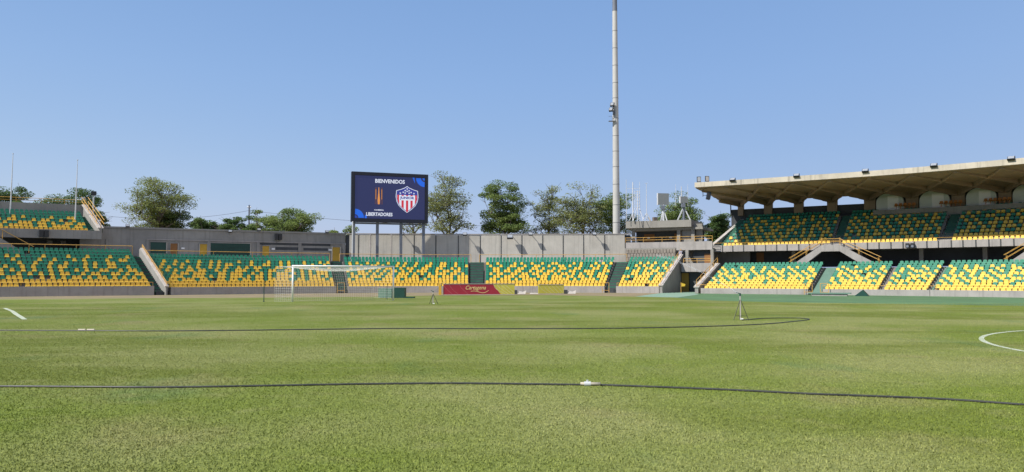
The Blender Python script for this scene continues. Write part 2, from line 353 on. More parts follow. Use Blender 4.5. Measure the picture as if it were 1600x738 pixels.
def seats(parent, ua_, u1, o0, tread, z0, rise, rows, pgreen, cap=300, spacing=0.425, cur=BOWL, skip=0.006, lean=0):
    u0 = ua_
    cnt = 0; rest = MB(); prev = {}
    org = parent.location
    for i in range(rows):
        o = o0 + tread * (i + 0.62); z = z0 + rise * i; u0 = ua_ + lean * (o - o0)
        a = cur.P(u0, o); b = cur.P(u1, o)
        Lr = sum((cur.P(u0 + (u1 - u0) * (k + 1) / 10, o) - cur.P(u0 + (u1 - u0) * k / 10, o)).length for k in range(10))
        n = int(Lr / spacing)
        for k in range(n):
            if random.random() < skip: continue
            u = u0 + (u1 - u0) * (k + 0.5 + random.uniform(-.03, .03)) / n
            pg = pgreen(i, k, n)
            if 0 < pg < 1:      # evenly mixed colours: the rarer colour seldom bunches up, as in the photo
                if k == 0: acc = random.random()
                acc += pg; up = prev.get((i - 1, k))
                g = acc + random.uniform(-.45, .45) + (-.18 if up else .12) >= .75
                if g: acc -= 1
            else: g = pg >= 1
            prev[(i, k)] = g
            p = cur.P(u, o, z); ang = cur.ang(u) + random.uniform(-.03, .03)
            px = 800 + p.x / p.y * F if p.y > 5 else 9999
            if px < -12 or px > 1612: 
                if px < -60 or px > 1660: continue
                vis = False
            else: vis = True
            if cnt < cap and vis:
                ob = bpy.data.objects.new('green_seat' if g else 'yellow_seat', SEAT_G if g else SEAT_Y)
                COL.objects.link(ob); ob.parent = parent; ob.location = p - org; ob.rotation_euler = (random.uniform(-.02, .02), 0, ang); cnt += 1
            else:
                T = Matrix.Translation(p) @ Matrix.Rotation(ang, 4, 'Z')
                rest.add([T @ v for v in seat_mb.v], seat_mb.f, 1 if g else 0)
    if rest.v: rest.build('seat_rows', [M['yel'], M['grn']], parent, kind='stuff', fixn=False)

def terrace(parent, u0, u1, o0, tread, z0, rise, rows, zb=-0.1, name='terrace', m=None, back=0.0, lean=0):
    prof = [(o0, zb), (o0, z0)]
    for i in range(rows):
        prof.append((o0 + tread * (i + 1), z0 + rise * i))
        if i < rows - 1: prof.append((o0 + tread * (i + 1), z0 + rise * (i + 1)))
    if back: prof.append((o0 + tread * rows + back, z0 + rise * (rows - 1)))
    prof.append((prof[-1][0], zb))
    return MB().sweep(prof, u0, u1, lean=(o0, lean, 0)).build(name, m or M['terr'], parent)

def pat(dens, ytop=2, ybot=1, rows=11):
    def f(i, k, n):
        if i >= rows - ytop: return 1.0
        if i < ybot: return 0.0
        t = (i - ybot) / (rows - ytop - ybot)
        return dens[0] + (dens[1] - dens[0]) * t
    return f
PA = [0.30, 0.68]
def block(pxa, pxb, label, z0, rise, rows, tread, dens, par_top, rail=True, cap=300, group='seating blocks of the lower tier'):
    ua, ub = U(pxa), U(pxb); um = (ua + ub) / 2
    e = empty('seating_block', BOWL.P(um, 0.5), label, 'seating block', group)
    terrace(e, ua, ub, 0.25, tread, z0, rise, rows, back=0.5)
    MB().sweep([(0.0, -0.1), (0.0, par_top), (0.245, par_top), (0.245, -0.1)], ua, ub).build('parapet', M['parap'], e)
    seats(e, ua + 0.1, ub - 0.1, 0.3, tread, z0, rise, rows, pat(dens, 2, 2, rows), cap)
    return e
blkd = [
 (-60, 243, 'seating block at the far left of the lower tier, under the left upper stand', 0.55, 0.35, 11, 0.8, (0.42, 0.82), 0.86),
 (269, 526, 'seating block in front of the grey wall with green shutter and yellow doors', 0.38, 0.325, 11, 0.8, (0.30, 0.75), 0.74),
 (544, 734, 'seating block right behind the goal and below the video screen', 0.38, 0.32, 11, 0.8, (0.22, 0.72), 0.72),
 (757, 944, 'seating block behind the red and olive boards in front of panelled wall', 0.38, 0.32, 11, 0.8, (0.25, 0.72), 0.72),
 (962, 1029, 'narrow seating block beside the tunnel, ending at a sloping green grey wall', 0.38, 0.32, 11, 0.8, (0.18, 0.72), 0.72),
]
for a in blkd: block(*a)
rb = [
 (1094, 1262, 'lower seating block of the roofed stand, directly right of the tunnel', (0.15, 0.75)),
 (1283, 1369, 'lower seating block of the roofed stand, under the double staircase, right of green steps', (0.22, 0.70)),
 (1375, 1445.5, 'small lower seating block of the roofed stand between two narrow aisles', (0.22, 0.70)),
 (1451, 1760, 'rightmost lower seating block of the roofed stand, cut by the photo edge', (0.28, 0.62)),
]
for pa, pb, lb, dn in rb: block(pa, pb, lb, 0.17, 0.235, 12, 0.75, dn, 0.56)

# aisles with steps
def aisle(pxa, pxb, label, z0, rise, rows, tread, m, first=True):
    ua, ub = U(pxa), U(pxb); e = empty('aisle_steps', BOWL.P((ua + ub) / 2, 0.3), label, 'steps', 'aisle steps between the lower seating blocks')
    n = rows * 2
    for k in range(n):
        o = 0.25 + tread * k / 2; z = z0 + rise * (k + 1) / 2 - (rise if k else rise * 0.5)
        q = MB().sweep([(o, -0.1), (o, z), (o + tread / 2, z), (o + tread / 2, -0.1)], ua + 0.02, ub - 0.02)
        for j in range(0, len(q.f) - 2, 4): q.m[j] = 1 if k % 2 == 0 else 0  # dark alternate risers paint in the shading lines between steps
        q.build('step', [m, M['darkw'] if z0 > .3 else m], e)
    if pxb - pxa < 6: MB().sweep([(0.0, -0.1), (0.0, 0.56), (0.245, 0.56), (0.245, -0.1)], ua - .06, ub + .06).build('parapet', M['parap'], e)
    return e
aisle(246, 258, 'green aisle steps left of the pale sloping stair wall at far left', 0.38, 0.35, 11, 0.8, M['stepg'])
aisle(527, 543, 'green aisle steps seen through the goal net below the yellow door', 0.38, 0.32, 11, 0.8, M['stepg'])
aisle(735, 756, 'green aisle steps just above the red board', 0.38, 0.32, 11, 0.8, M['stepg'])
aisle(945, 961, 'green aisle steps left of the narrow seating block by the tunnel', 0.38, 0.32, 11, 0.8, M['stepg'])
aisle(1264, 1281, 'wide pale green aisle steps below the double staircase', 0.17, 0.235, 12, 0.75, M['ggr'])
aisle(1369.5, 1374.5, 'narrow bare grey aisle steps in the roofed stand', 0.17, 0.235, 12, 0.75, M['terr'])
aisle(1446, 1450.5, 'narrow green aisle steps in the roofed stand', 0.17, 0.235, 12, 0.75, M['ggr'])

def cheek(px, w, zt, zb, o1, label, m=None, mcap=None, rail=True, o0=-0.1, hand=0.35):
    """sloping side wall with a pale coping"""
    u = U(px); n = BOWL.N(u); t = Vector((n.y, -n.x, 0)); mb = MB()
    e = empty('stair_wall', BOWL.P(u, 0), label, 'wall')
    a = BOWL.P(u, o0, 0); b = BOWL.P(u, o1, 0)
    mb.poly([a + Vector((0, 0, -0.1)), b + Vector((0, 0, -0.1)), b + Vector((0, 0, zt)), b + (a - b).normalized() * 0.8 + Vector((0, 0, zt)), a + Vector((0, 0, zb))], w, t).build('wall_body', m or M['wallg'], e)
    c0 = a + t * w / 2 + Vector((0, 0, zb + 0.04)); c1 = b + (a - b).normalized() * 0.8 + t * w / 2 + Vector((0, 0, zt + 0.04))
    MB().bar(c0 - (c1 - c0).normalized() * 0.1, c1, w + 0.22, 0.12).build('coping', mcap or M['cap'], e)
    if rail:
        r = MB(); 
        for h in (hand, hand * 2): r.tube([c0 + Vector((0, 0, h)), c1 + Vector((0, 0, h))], 0.03, 5)
        r.build('handrail', M['yrail'], e)
        for k in range(6):
            p = c0.lerp(c1, k / 5); MB().tube([p, p + Vector((0, 0, hand * 2))], 0.03, 5).build('post', M['yrail'], e)
    return e
cheek(259.5, 0.16, 4.75, 0.8, 9.5, 'pale sloping stair wall with yellow rail between the two left seating blocks', mcap=M['cap'], hand=0.2)
cheek(1030, 0.3, 4.35, 0.8, 9.6, 'grey green sloping side wall on the left of the tunnel', mcap=M['cap'])
cheek(1085, 0.35, 3.25, 0.65, 9.4, 'sloping side wall on the right of the tunnel', mcap=M['cap'])

# railings ---------------------------------------------------
def railing(ua, ub, o, zb, h, rails, sp, label, m=None, rr=0.028, group=None, name='railing', zfun=None, every=1):
    e = empty(name, BOWL.P((ua + ub) / 2, o, zb), label, 'railing', group); m = m or M['yrail']
    zf = zfun or (lambda u: zb); n = max(2, int((ub - ua) / 1.5))
    for k in range(rails):
        hh = h * (k + 1) / rails
        MB().tube([BOWL.P(ua + (ub - ua) * i / n, o, zf(ua + (ub - ua) * i / n) + hh) for i in range(n + 1)], rr, 5).build('rail', m, e)
    q = max(1, round((ub - ua) / sp))
    for i in range(q + 1):
        u = ua + (ub - ua) * i / q; p = BOWL.P(u, o, zf(u)); MB().tube([p, p + Vector((0, 0, h))], rr, 5).build('post', m, e)
    return e
for pa, pb, zt, lb in [(-20, 243, 0.86, 'low yellow railing along the front of the far left seating block'), (269, 526, 0.74, 'low yellow railing along the parapet left of the goal'),
                       (544, 734, 0.72, 'low yellow railing along the parapet behind the goal'), (757, 944, 0.72, 'low yellow railing behind the olive boards'), (962, 1029, 0.72, 'low yellow railing in front of narrow tunnel-side block'),
                       (1087, 1262, 0.56, 'low yellow railing in front of the block right of the tunnel'), (1283, 1750, 0.56, 'low yellow railing along the right front parapet')]:
    railing(U(pa) + 0.1, U(pb) - 0.1, 0.1, zt, 0.36, 1, 1.6, lb, group='low railings on the front parapets', rr=0.022)
railing(U(-20), U(243) + 0.3, 9.6, 4.05, 1.0, 1, 3.0, 'yellow railing behind the top row at far left', rr=0.035, group='back railings')
railing(U(264), U(526), 9.6, 3.63, 0.98, 1, 3.2, 'yellow railing behind the top row in front of green shutter', rr=0.035, group='back railings')
railing(U(540), U(736), 9.6, 3.58, 0.98, 1, 3.2, 'yellow railing behind the top row below the screen', rr=0.035, group='back railings')
railing(U(748), U(958), 9.6, 3.58, 0.98, 1, 3.2, 'yellow railing behind the top row at foot of panelled wall', rr=0.035, group='back railings')
def gate(px, h, label):
    u = U(px); n = BOWL.N(u); t = Vector((n.y, -n.x, 0)); p = BOWL.P(u, -0.25)
    e = empty('gate_frame', p, label, 'railing', 'yellow gate frames at the foot of the aisles')
    for k in (0, 1): MB().tube([p + t * (0.75 * k), p + t * (0.75 * k) + Vector((0, 0, h))], 0.03, 5).build('post', M['yrail'], e)
    r = MB()
    for z in (0.25, h): r.tube([p + Vector((0, 0, z)), p + t * 0.75 + Vector((0, 0, z))], 0.025, 5)
    r.build('rail', M['yrail'], e)
for px, lb in [(527, 'small yellow gate frame seen through the goal, left of the green steps'), (941, 'small yellow gate frame at the steps near the tunnel'), (1256, 'small yellow gate frame left of the wide pale green steps'),
               (1282, 'small yellow gate frame right of the wide pale green steps')]: gate(px, 1.1, lb)
# small drain slab, ramp
p = G(1325, 462.6)
rp = empty('equipment_ramp', p, 'small grey green wedge ramp with pale flat slab before the right parapet', 'ramp')
MB().poly([p + Vector((0.5, 0, 0)), p + Vector((1.6, -0.4, 0)), p + Vector((1.15, -0.2, 0.55))], 1.0, Vector((0.5, 0.85, 0))).build('wedge', M['green'], rp)
MB().box(p + Vector((-1.6, 0.4, 0.25)), (3.6, 0.9, 0.10), R(-28)).build('slab', M['ggr'], rp)
MB().box(p + Vector((-1.6, 0.4, 0.1)), (3.0, 0.7, 0.2), R(-28)).build('base', M['parap'], rp)

# ---------------------------------------------------------------- perimeter wall with panels
def along(a, b, z0, z1, th, m, name, parent=None, **kw):
    a = Vector((a[0], a[1], 0)); b = Vector((b[0], b[1], 0)); t = (b - a).normalized(); nn = Vector((-t.y, t.x, 0))
    mb = MB(); mb.poly([a + Vector((0, 0, z0)), b + Vector((0, 0, z0)), b + Vector((0, 0, z1)), a + Vector((0, 0, z1))], th, nn)
    return mb.build(name, m, parent, **kw)
def wall_at(a, b, px):             # point on a plan line seen in direction px
    k = (px - 800) / F; dx, dy = b[0] - a[0], b[1] - a[1]; t = (k * a[1] - a[0]) / (dx - k * dy); return (a[0] + dx * t, a[1] + dy * t)
WA, WB, WC, WD = (-46.0, 84.7), (-21.7, 98.2), (-4.0, 99.6), (15.6, 99.0)
pw = empty('perimeter_wall', (WC[0], WC[1], 0), 'grey panelled concrete wall behind the middle seating blocks', 'wall')
WT = 7.32
jt = [545, 560, 578, 611, 647, 681, 716, 750.5, 783, 815.5, 848, 880, 912, 945, 977]
def wmid(px): return wall_at(WB, WC, px) if px < 747 else wall_at(WC, WD, px)
for i in range(len(jt) - 1):
    a, b = wmid(jt[i] + 0.7), wmid(jt[i + 1] - 0.7)
    along(a, b, 2.5, WT - random.uniform(0.0, 0.03), 0.18, M['wallp'], 'wall_panel', pw)
for a, b in ((WB, WC), (WC, WD)):
    along((a[0], a[1] + 0.16), (b[0], b[1] + 0.16), 2.5, WT - 0.1, 0.2, M['darkw'], 'wall_backing', pw)
    along((a[0], a[1] - 0.05), (b[0], b[1] - 0.05), WT + 0.003, WT + 0.12, 0.35, M['parap'], 'coping', pw)
for px in jt[1:-1]:
    a = wmid(px - 0.9 if px in (578, 611) else px - 0.5); b = wmid(px + 0.9 if px in (578, 611) else px + 0.5)
    along((a[0], a[1] - 0.03), (b[0], b[1] - 0.03), 2.5, WT - 0.05, 0.1, M['cap'] if px in (578, 611) else M['darkw'], 'joint_strip', pw)
# walkways behind blocks
MB().sweep([(9.56, -0.1), (9.56, 3.57), (15.0, 3.57), (15.0, -0.1)], U(262), U(1029)).build('walkway', M['terr'], kind='structure')

# left grey building wall with doors
lw = empty('service_building', (-34, 91, 0), 'long low grey service building with doors and green shutter at left', 'building')
DL = Vector((WB[0] - WA[0], WB[1] - WA[1], 0)).normalized(); NL = Vector((DL.y, -DL.x, 0))     # toward pitch
def lpt(px, out=0.0, z=0.0):
    p = wall_at(WA, WB, px); return Vector((p[0], p[1], z)) + NL * out
along(WA, WB, 2.5, 7.25, 3.0, M['wallg'], 'wall', lw)
along((WA[0] - DL.x * 2.2, WA[1] - DL.y * 2.2), WA, 2.5, 6.7, 2.0, M['wallg'], 'side_wall', lw)
along(lpt(158, .12), lpt(540, .12), 7.253, 7.45, 3.2, M['wallg'], 'roof_edge', lw)
along(lpt(228, .10), lpt(538, .10), 6.0, 6.14, 0.1, M['parap'], 'ledge', lw)
for px in (167, 230, 326, 403, 468, 537):
    along(lpt(px - 2.2, .14), lpt(px + 2.2, .14), 2.5, 5.98, 0.14, M['wallg'], 'pilaster', lw)
def wbox(pa, pb, ya, yb, out, m, name, frame=True, th=0.1):
    a, b = lpt(pa, out), lpt(pb, out); d = (a.y + b.y) / 2; z1 = EYE + (HZ - ya) / F * d; z0 = EYE + (HZ - yb) / F * d
    o = along(a, b, z0, z1, th, m, name, lw)
    if frame:
        fr = MB()
        for q, w in ((a, 0), (b, 0)): fr.bar(Vector((q.x, q.y, z0)) + NL * 0.02, Vector((q.x, q.y, z1)) + NL * 0.02, 0.10, 0.10)
        fr.bar(Vector((a.x, a.y, z1)) + NL * 0.02, Vector((b.x, b.y, z1)) + NL * 0.02, 0.10, 0.10); fr.build('frame', M['wallg'], o)
    return o, a, b, z0, z1
wbox(233.5, 260, 378, 396, .04, M['green'], 'window')
wbox(265, 278, 380, 397, .04, M['bdoor'], 'door', )
wbox(311, 324, 381, 400, .04, M['ydoor'], 'door')
sh, a, b, z0, z1 = wbox(328, 391, 380, 400, .04, M['green'], 'shutter')
for k in range(9):
    z = z0 + (z1 - z0) * (k + 0.5) / 9; MB().bar(Vector((a.x, a.y, z)) + NL * 0.02, Vector((b.x, b.y, z)) + NL * 0.02, 0.05, 0.10).build('slat', M['green'], sh)
wbox(409, 421, 384, 400, .04, M['ydoor'], 'door')
wbox(518, 531, 386, 408, .18, M['ydoor'], 'door')
wbox(405, 466, 379.5, 383.0, .03, M['darkw'], 'vent_band', False)
wbox(471, 516, 381, 384.5, .03, M['darkw'], 'vent_band', False)
wbox(430, 466, 386.5, 391.0, .03, M['darkw'], 'window', False)
wbox(474, 512, 388, 392, .03, M['darkw'], 'window', False)
for pa, ya, lb in ((283, 387, 0), (424, 388, 0), (513, 389.5, 0)):
    wbox(pa, pa + 5, ya, ya + 2.5, .12, M['white'], 'wall_lamp', False)
ac = empty('air_vent_unit', lpt(433, .3, 6.6), 'dark twin speaker box high on the grey service building', 'speaker')
for k in (0, 1):
    a = lpt(428 + k * 6, .5); b = lpt(433 + k * 6, .5); along(a, b, 6.35, 7.1, 0.4, M['dark'], 'cabinet', ac)
along(lpt(429, .1), lpt(438, .1), 6.6, 6.7, .09, M['steel'], 'bracket', ac)

def floodlight(p, ang, label, sc=1.0, tilt=-35, group='floodlights', m='dark', post=0.35):
    e = empty('floodlight', p, label, 'floodlight', group)
    T = Matrix.Rotation(ang, 4, 'Z') @ Matrix.Rotation(R(tilt), 4, 'X')
    c = Vector(p) + Vector((0, 0, post))
    MB().box(c, (0.62 * sc, 0.22 * sc, 0.48 * sc), M=T).build('casing', M[m], e)
    MB().box(c + (T @ Vector((0, -0.12 * sc, 0))), (0.52 * sc, 0.03, 0.38 * sc), M=T).build('glass', M['lens'], e)
    MB().tube([Vector(p) - Vector((0, 0, 0.02)), c], 0.03, 5).build('bracket', M['steel'], e)
    return e
for px, lb, base in ((198, 'small floodlight at the left end of the service building roof', 0), (358, 'small floodlight on the service building roof above the green shutter', 0),
                     (403, 'small floodlight on the service building roof left of the dark twin box', 0), (509, 'small floodlight on the service building roof above the right door', 0)):
    floodlight(lpt(px, .4, 7.45) , math.atan2(DL.y, DL.x), lb, 0.7, group='small floodlights along the wall tops', post=-0.2 if px == 358 else 0.1)
for px, lb in ((629, 'small floodlight on the wall under the screen'), (727, 'small floodlight on the wall top right of the screen'), (797, 'twin dark floodlight on the panelled wall, fourth panel right of screen'), (829, 'small floodlight on the panelled wall between two trees'), (928, 'small floodlight on the panelled wall left of the tall pole')):
    q = wmid(px); e = floodlight((q[0], q[1] - 0.9, 7.3), 0, lb, 0.85 if px != 797 else 1.25, group='small floodlights along the wall tops', post=0.05 if px != 797 else -0.3)
    MB().bar((q[0], q[1] + 0.1, 7.45), (q[0], q[1] - 0.9, 7.32), 0.06).build('arm', M['steel'], e)

# ---------------------------------------------------------------- video screen
SL = Vector((-20.0, 93.6, 0)); SR = Vector((-10.8, 96.7, 0)); sd = (SR - SL).normalized(); sn = Vector((sd.y, -sd.x, 0)); SW = (SR - SL).length
SZ0, SZ1 = 8.62, 14.9
scr = empty('video_screen', (SL + SR) / 2 + Vector((0, 0, 3.5)), 'large dark blue video screen on posts welcoming a team with a striped shield', 'video screen')
sa = math.atan2(sd.y, sd.x)
def S(x, z, out=0.0): return SL + sd * (x * SW) + sn * out + Vector((0, 0, SZ0 + (SZ1 - SZ0) * z))
M['scrframe'] = mat('screen_frame', (0.008, 0.011, 0.024), 0.5)
M['scr'] = mat('screen_face', (0.01, 0.012, 0.03), 0.35, emit=((0.010, 0.014, 0.062), 1.0))
def em(name, c, k=1.0): return mat(name, tuple(x * 0.3 for x in c), 0.5, emit=(c, k * .72))
E = dict(w=em('screen_white', (0.62, 0.66, 0.76)), b=em('screen_bright_blue', (0.01, 0.11, 0.62)), r=em('screen_red', (0.50, 0.02, 0.045)), n=em('screen_navy', (0.03, 0.04, 0.25)), g=em('screen_gold', (0.62, 0.25, 0.06)), b2=em('screen_bronze', (0.12, 0.05, 0.035)), lb=em('screen_light_blue', (0.02, 0.05, 0.33)))
MB().poly([S(0, 0), S(1, 0), S(1, 1), S(0, 1)], -0.7, sn).build('cabinet', M['scrframe'], scr)
MB().poly([S(0.045, 0.07, .03), S(0.955, 0.07, .03), S(0.955, 0.93, .03), S(0.045, 0.93, .03)], -0.02, sn).build('display', M['scr'], scr)
fr = MB()
for a, b in (((0, 0), (1, 0.066)), ((0, 0.934), (1, 1)), ((0, 0.066), (0.04, 0.934)), ((0.96, 0.066), (1, 0.934))):
    fr.poly([S(a[0], a[1], .10), S(b[0], a[1], .10), S(b[0], b[1], .10), S(a[0], b[1], .10)], -0.098, sn)
fr.build('bezel', M['scrframe'], scr)
def flat(name, pts, m, lay=0, parent=scr, Sf=S): return MB().add([Sf(x, z, 0.035 + 0.004 * lay) for x, z in pts], [tuple(range(len(pts)))]).build(name, m, parent, fixn=False)
AR = SW / (SZ1 - SZ0)
def text(txt, cx, cz, h, m, parent, fn, ang, bold=0.02, width=None, lay=1, shear=0, name='lettering', space=1.0, lean=0):
    cu = bpy.data.curves.new(name, 'FONT'); cu.body = txt; cu.size = 1; cu.align_x = 'CENTER'; cu.align_y = 'CENTER'; cu.offset = bold; cu.shear = shear; cu.resolution_u = 3; cu.space_character = space
    tmp = bpy.data.objects.new('t', cu); COL.objects.link(tmp); dg = bpy.context.evaluated_depsgraph_get(); me = bpy.data.meshes.new_from_object(tmp.evaluated_get(dg)); bpy.data.objects.remove(tmp)
    me.name = name; xs = [v.co.x for v in me.vertices]; ys = [v.co.y for v in me.vertices]; w0 = max(xs) - min(xs); h0 = max(ys) - min(ys); mx = (max(xs) + min(xs)) / 2; my = (max(ys) + min(ys)) / 2
    width = width or w0 / h0 * h
    for v in me.vertices: v.co = Vector(((v.co.x - mx) / w0 * width, 0, (v.co.y - my) / h0 * h + lean * ((v.co.x - mx) / w0)))
    me.materials.clear(); me.materials.append(m); o = bpy.data.objects.new(name, me); COL.objects.link(o); o.parent = parent
    o.location = fn(cx, cz, 0.035 + 0.004 * lay) - parent.location; o.rotation_euler = (0, 0, ang - parent.rotation_euler.z); return o
text('BIENVENIDOS', 0.495, 0.83, 0.50, E['w'], scr, S, sa, 0.03, SW * 0.385)
text('CONMEBOL', 0.355, 0.245, 0.17, E['w'], scr, S, sa, 0.03, SW * 0.125)
text('LIBERTADORES', 0.36, 0.16, 0.45, E['w'], scr, S, sa, 0.03, SW * 0.34)
# shield
def shield(s_, cx=0.72, cz=0.475):
    L = [(0.0, 0.5), (0.10, 0.44), (0.28, 0.375), (0.46, 0.33), (0.485, 0.10), (0.45, -0.08), (0.36, -0.23), (0.20, -0.37), (0, -0.5)]
    pts = L + [(-x, y) for x, y in reversed(L[1:-1])]
    return [(cx + x * s_ * 0.31, cz + y * s_ * 0.545) for x, y in pts]
flat('shield_border', shield(1.0), E['w'], 1); flat('shield_edge', shield(0.95), E['n'], 2); flat('shield_field', shield(0.90), E['w'], 3)
SC = shield(0.90); cx, cz = 0.72, 0.475
def halfw(z):                      # half width of the shield at height z
    pts = [(cx + x, zz) for x, zz in [(p[0] - cx, p[1]) for p in SC] if x >= -1e-6]; pts.sort(key=lambda p: p[1]); last = pts[0]
    for p in pts[1:]:
        if last[1] <= z <= p[1]: t = (z - last[1]) / max(1e-9, p[1] - last[1]); return last[0] + (p[0] - last[0]) * t - cx
        last = p
    return 0
top_z = 0.565
flat('shield_chief', [(cx - halfw(top_z), top_z), (cx + halfw(top_z), top_z)] + [p for p in SC[:5] if p[1] > top_z][::-1] + [p for p in SC[5:] if p[1] > top_z][::-1], E['n'], 4)
hw = halfw(top_z)
for k in (-3, -1, 1, 3) if False else (-2, 0, 2, -4, 4) if False else (0, 1, 2, 3, 4, 5):
    x0 = cx - hw + 2 * hw * (2 * k + 0) / 9; 
    w_ = 2 * hw / 9
    if 2 * k > 8: continue
    def bot(x):
        lo, hi = 0.2, top_z
        for _ in range(20):
            mid = (lo + hi) / 2
            if halfw(mid) >= abs(x - cx): hi = mid
            else: lo = mid
        return hi + 0.004
    xa, xb = x0, x0 + w_; xm = (xa + xb) / 2
    xa = max(xa, cx - hw + 0.002); xb = min(xb, cx + hw - 0.002)
    flat('shield_stripe', [(xa, bot(xa)), (xm, bot(xm)), (xb, bot(xb)), (xb, top_z), (xa, top_z)], E['r'], 4)
def star(x, z, r=0.014):
    pts = []
    for k in range(10):
        rr = r if k % 2 == 0 else r * 0.45; a = math.pi / 2 + k * math.pi / 5; pts.append((x + rr * math.cos(a), z + rr * AR * math.sin(a)))
    flat('star', pts, E['w'], 5)
for x, z in [(0, .69), (-.026, .655), (.026, .655), (-.052, .62), (0, .64), (.052, .62), (-.09, .60), (.09, .60), (-.026, .605), (.026, .605)]: star(cx + x, z)
flat('name_band', [(cx - hw * .80, .455), (cx + hw * .80, .455), (cx + hw * .80, .545), (cx - hw * .80, .545)], E['w'], 5)
text('JUNIOR', cx, 0.50, 0.42, E['n'], scr, S, sa, 0.04, SW * 0.19, lay=7)
# trophy shape and corner arcs
flat('trophy', [(0.338, .36), (0.362, .36), (0.366, .44), (0.357, .60), (0.354, .70), (0.346, .70), (0.343, .60), (0.334, .44)], E['g'], 2)
for x in (0.305, 0.32, 0.38, 0.395): flat('trophy_ray', [(x - .003, .36), (x + .003, .36), (x + .003, .70), (x - .003, .70)], E['b2'], 1)
for x in (0.312, 0.388): flat('trophy_handle', [(x - .003, .46), (x + .003, .46), (x + .003, .66), (x - .003, .66)], E['g'], 2)
def arc(cx_, cz_, r0_, r1_, a0, a1, m, clipx=None):
    pts = []; n = 12
    for k in range(n + 1):
        a = R(a0 + (a1 - a0) * k / n); pts.append((cx_ + r1_ * math.cos(a), cz_ + r1_ * AR * math.sin(a)))
    for k in range(n, -1, -1):
        a = R(a0 + (a1 - a0) * k / n); pts.append((cx_ + r0_ * math.cos(a), cz_ + r0_ * AR * math.sin(a)))
    flat('corner_arc', pts, m, 1)
arc(0.047, 0.08, 0.045, 0.115, 0, 88, E['b']); arc(0.047, 0.08, 0.0, 0.03, 0, 90, E['lb']); arc(0.953, 0.92, 0.05, 0.115, 181, 269, E['b']); arc(0.953, 0.92, 0.0, 0.03, 181, 269, E['b'])
flat('corner_bar', [(0.17, .075), (0.20, .075), (0.195, .14), (0.175, .14)], E['b'], 1)
flat('corner_bar', [(0.79, .925), (0.815, .925), (0.825, .80)], E['b'], 1)
# posts
for px, w in ((553, .28), (589, .34), (626, .34), (662, .34)):
    x = (px - 548) / 120; p = S(x, 0, -0.35); MB().box(p + Vector((0, 0, (3.4 - p.z) / 2)), (w, w * .8, p.z - 3.4), sa).build('post', M['steel'], scr)
    if px < 600: pass
for z in (8.4,):
    MB().bar(S(0.02, 0, -0.35) - Vector((0, 0, 0.15)), S(0.98, 0, -0.35) - Vector((0, 0, 0.15)), 0.2, 0.2).build('beam', M['steel'], scr)
MB().tube([at(550.5, 404, 93.3), at(550.5, 346, 93.3)], 0.075, 8).build('flag_pole', M['whitem'], label='thin white pole below the left edge of the screen', cat='pole')

# ---------------------------------------------------------------- roofed grandstand (upper tier)
UG0, UG1 = U(1084), U(1900)
gs = empty('grandstand', BOWL.P(U(1300), 12, 0), 'roofed concrete grandstand upper tier with cantilevered ribbed roof on the right', 'grandstand')
FO, FZ0, FZ1 = 10.5, 4.72, 5.45
MB().sweep([(FO, FZ0), (FO, FZ0 + 0.35), (19.6, 9.0), (19.6, 8.2)], UG0 + .3, UG1, lean=(FO, .155, 0)).build('deck', M['conc'], gs)
# fascia panels, each its own piece
u = UG0; k = 0
fas = []
px = 1113
while True:
    ua = U(px, FO); 
    if px > 1640: break
    stepx = 16.5 + (px - 1113) / 520 * 4.0; ub = U(px + stepx, FO)
    if ub - ua < 0.3: break
    MB().sweep([(FO - 0.25, FZ0), (FO - 0.25, FZ1 + 0.02 * math.sin(px)), (FO, FZ1), (FO, FZ0)], ua + 0.05, ub - 0.05).build('fascia_panel', M['parap'], gs)
    MB().sweep([(FO - 0.30, FZ0 + 0.02), (FO - 0.30, FZ1 - 0.02), (FO - 0.02, FZ1 - 0.02), (FO - 0.02, FZ0 + 0.02)], ub - 0.045, ub + 0.045).build('fascia_joint', M['darkw'], gs)
    px += stepx; k += 1
# tier blocks
def ublock(pa, pb, o0, z0, rise, rows, tread, dens, label, parent_group, ybot=1, ytop=1, cap=300, lean=0):
    ua, ub = U(pa, o0), U(pb, o0)
    e = empty('seating_block', BOWL.P((ua + ub) / 2, o0, z0), label, 'seating block', parent_group)
    terrace(e, ua, ub, o0, tread, z0, rise, rows, zb=z0 - 0.35, lean=lean)
    seats(e, ua + 0.1, ub - 0.1, o0 + 0.02, tread, z0, rise, rows, pat(dens, ytop, ybot, rows), cap, lean=lean)
def usteps(pa, pb, o0, z0, rise, rows, tread, label, m, lean=0):
    ua, ub = U(pa, o0), U(pb, o0); e = empty('aisle_steps', BOWL.P((ua + ub) / 2, o0, z0), label, 'steps', 'aisle steps of the upper tiers')
    for k in range(rows * 2):
        o = o0 + tread * k / 2; z = z0 + rise * k / 2 - rise * 0.45
        MB().sweep([(o, z0 - .2), (o, z), (o + tread / 2, z), (o + tread / 2, z0 - .2)], ua + 0.02, ub - 0.02, lean=(o0, lean, lean)).build('step', m, e)
UGN = 'seating blocks of the roofed upper tier'
ublock(1126, 1298, FO, 5.12, 0.43, 10, 0.82, (0.45, 0.66), 'left seating block of the roofed upper tier with open windows behind', UGN, lean=.155)
usteps(1299, 1312, FO, 5.12, 0.43, 10, 0.82, 'dark aisle steps above the double staircase landing', M['stepg'])
ublock(1313, 1466, FO, 5.12, 0.43, 10, 0.82, (0.45, 0.62), 'middle seating block of the roofed upper tier between two dark aisles', UGN)
usteps(1467, 1483, FO, 5.12, 0.43, 10, 0.82, 'dark aisle steps in the upper tier near the right', M['stepg'])
ublock(1484, 1700, FO, 5.12, 0.43, 10, 0.82, (0.35, 0.66), 'rightmost seating block of the roofed upper tier, cut by the edge', UGN, ybot=2)
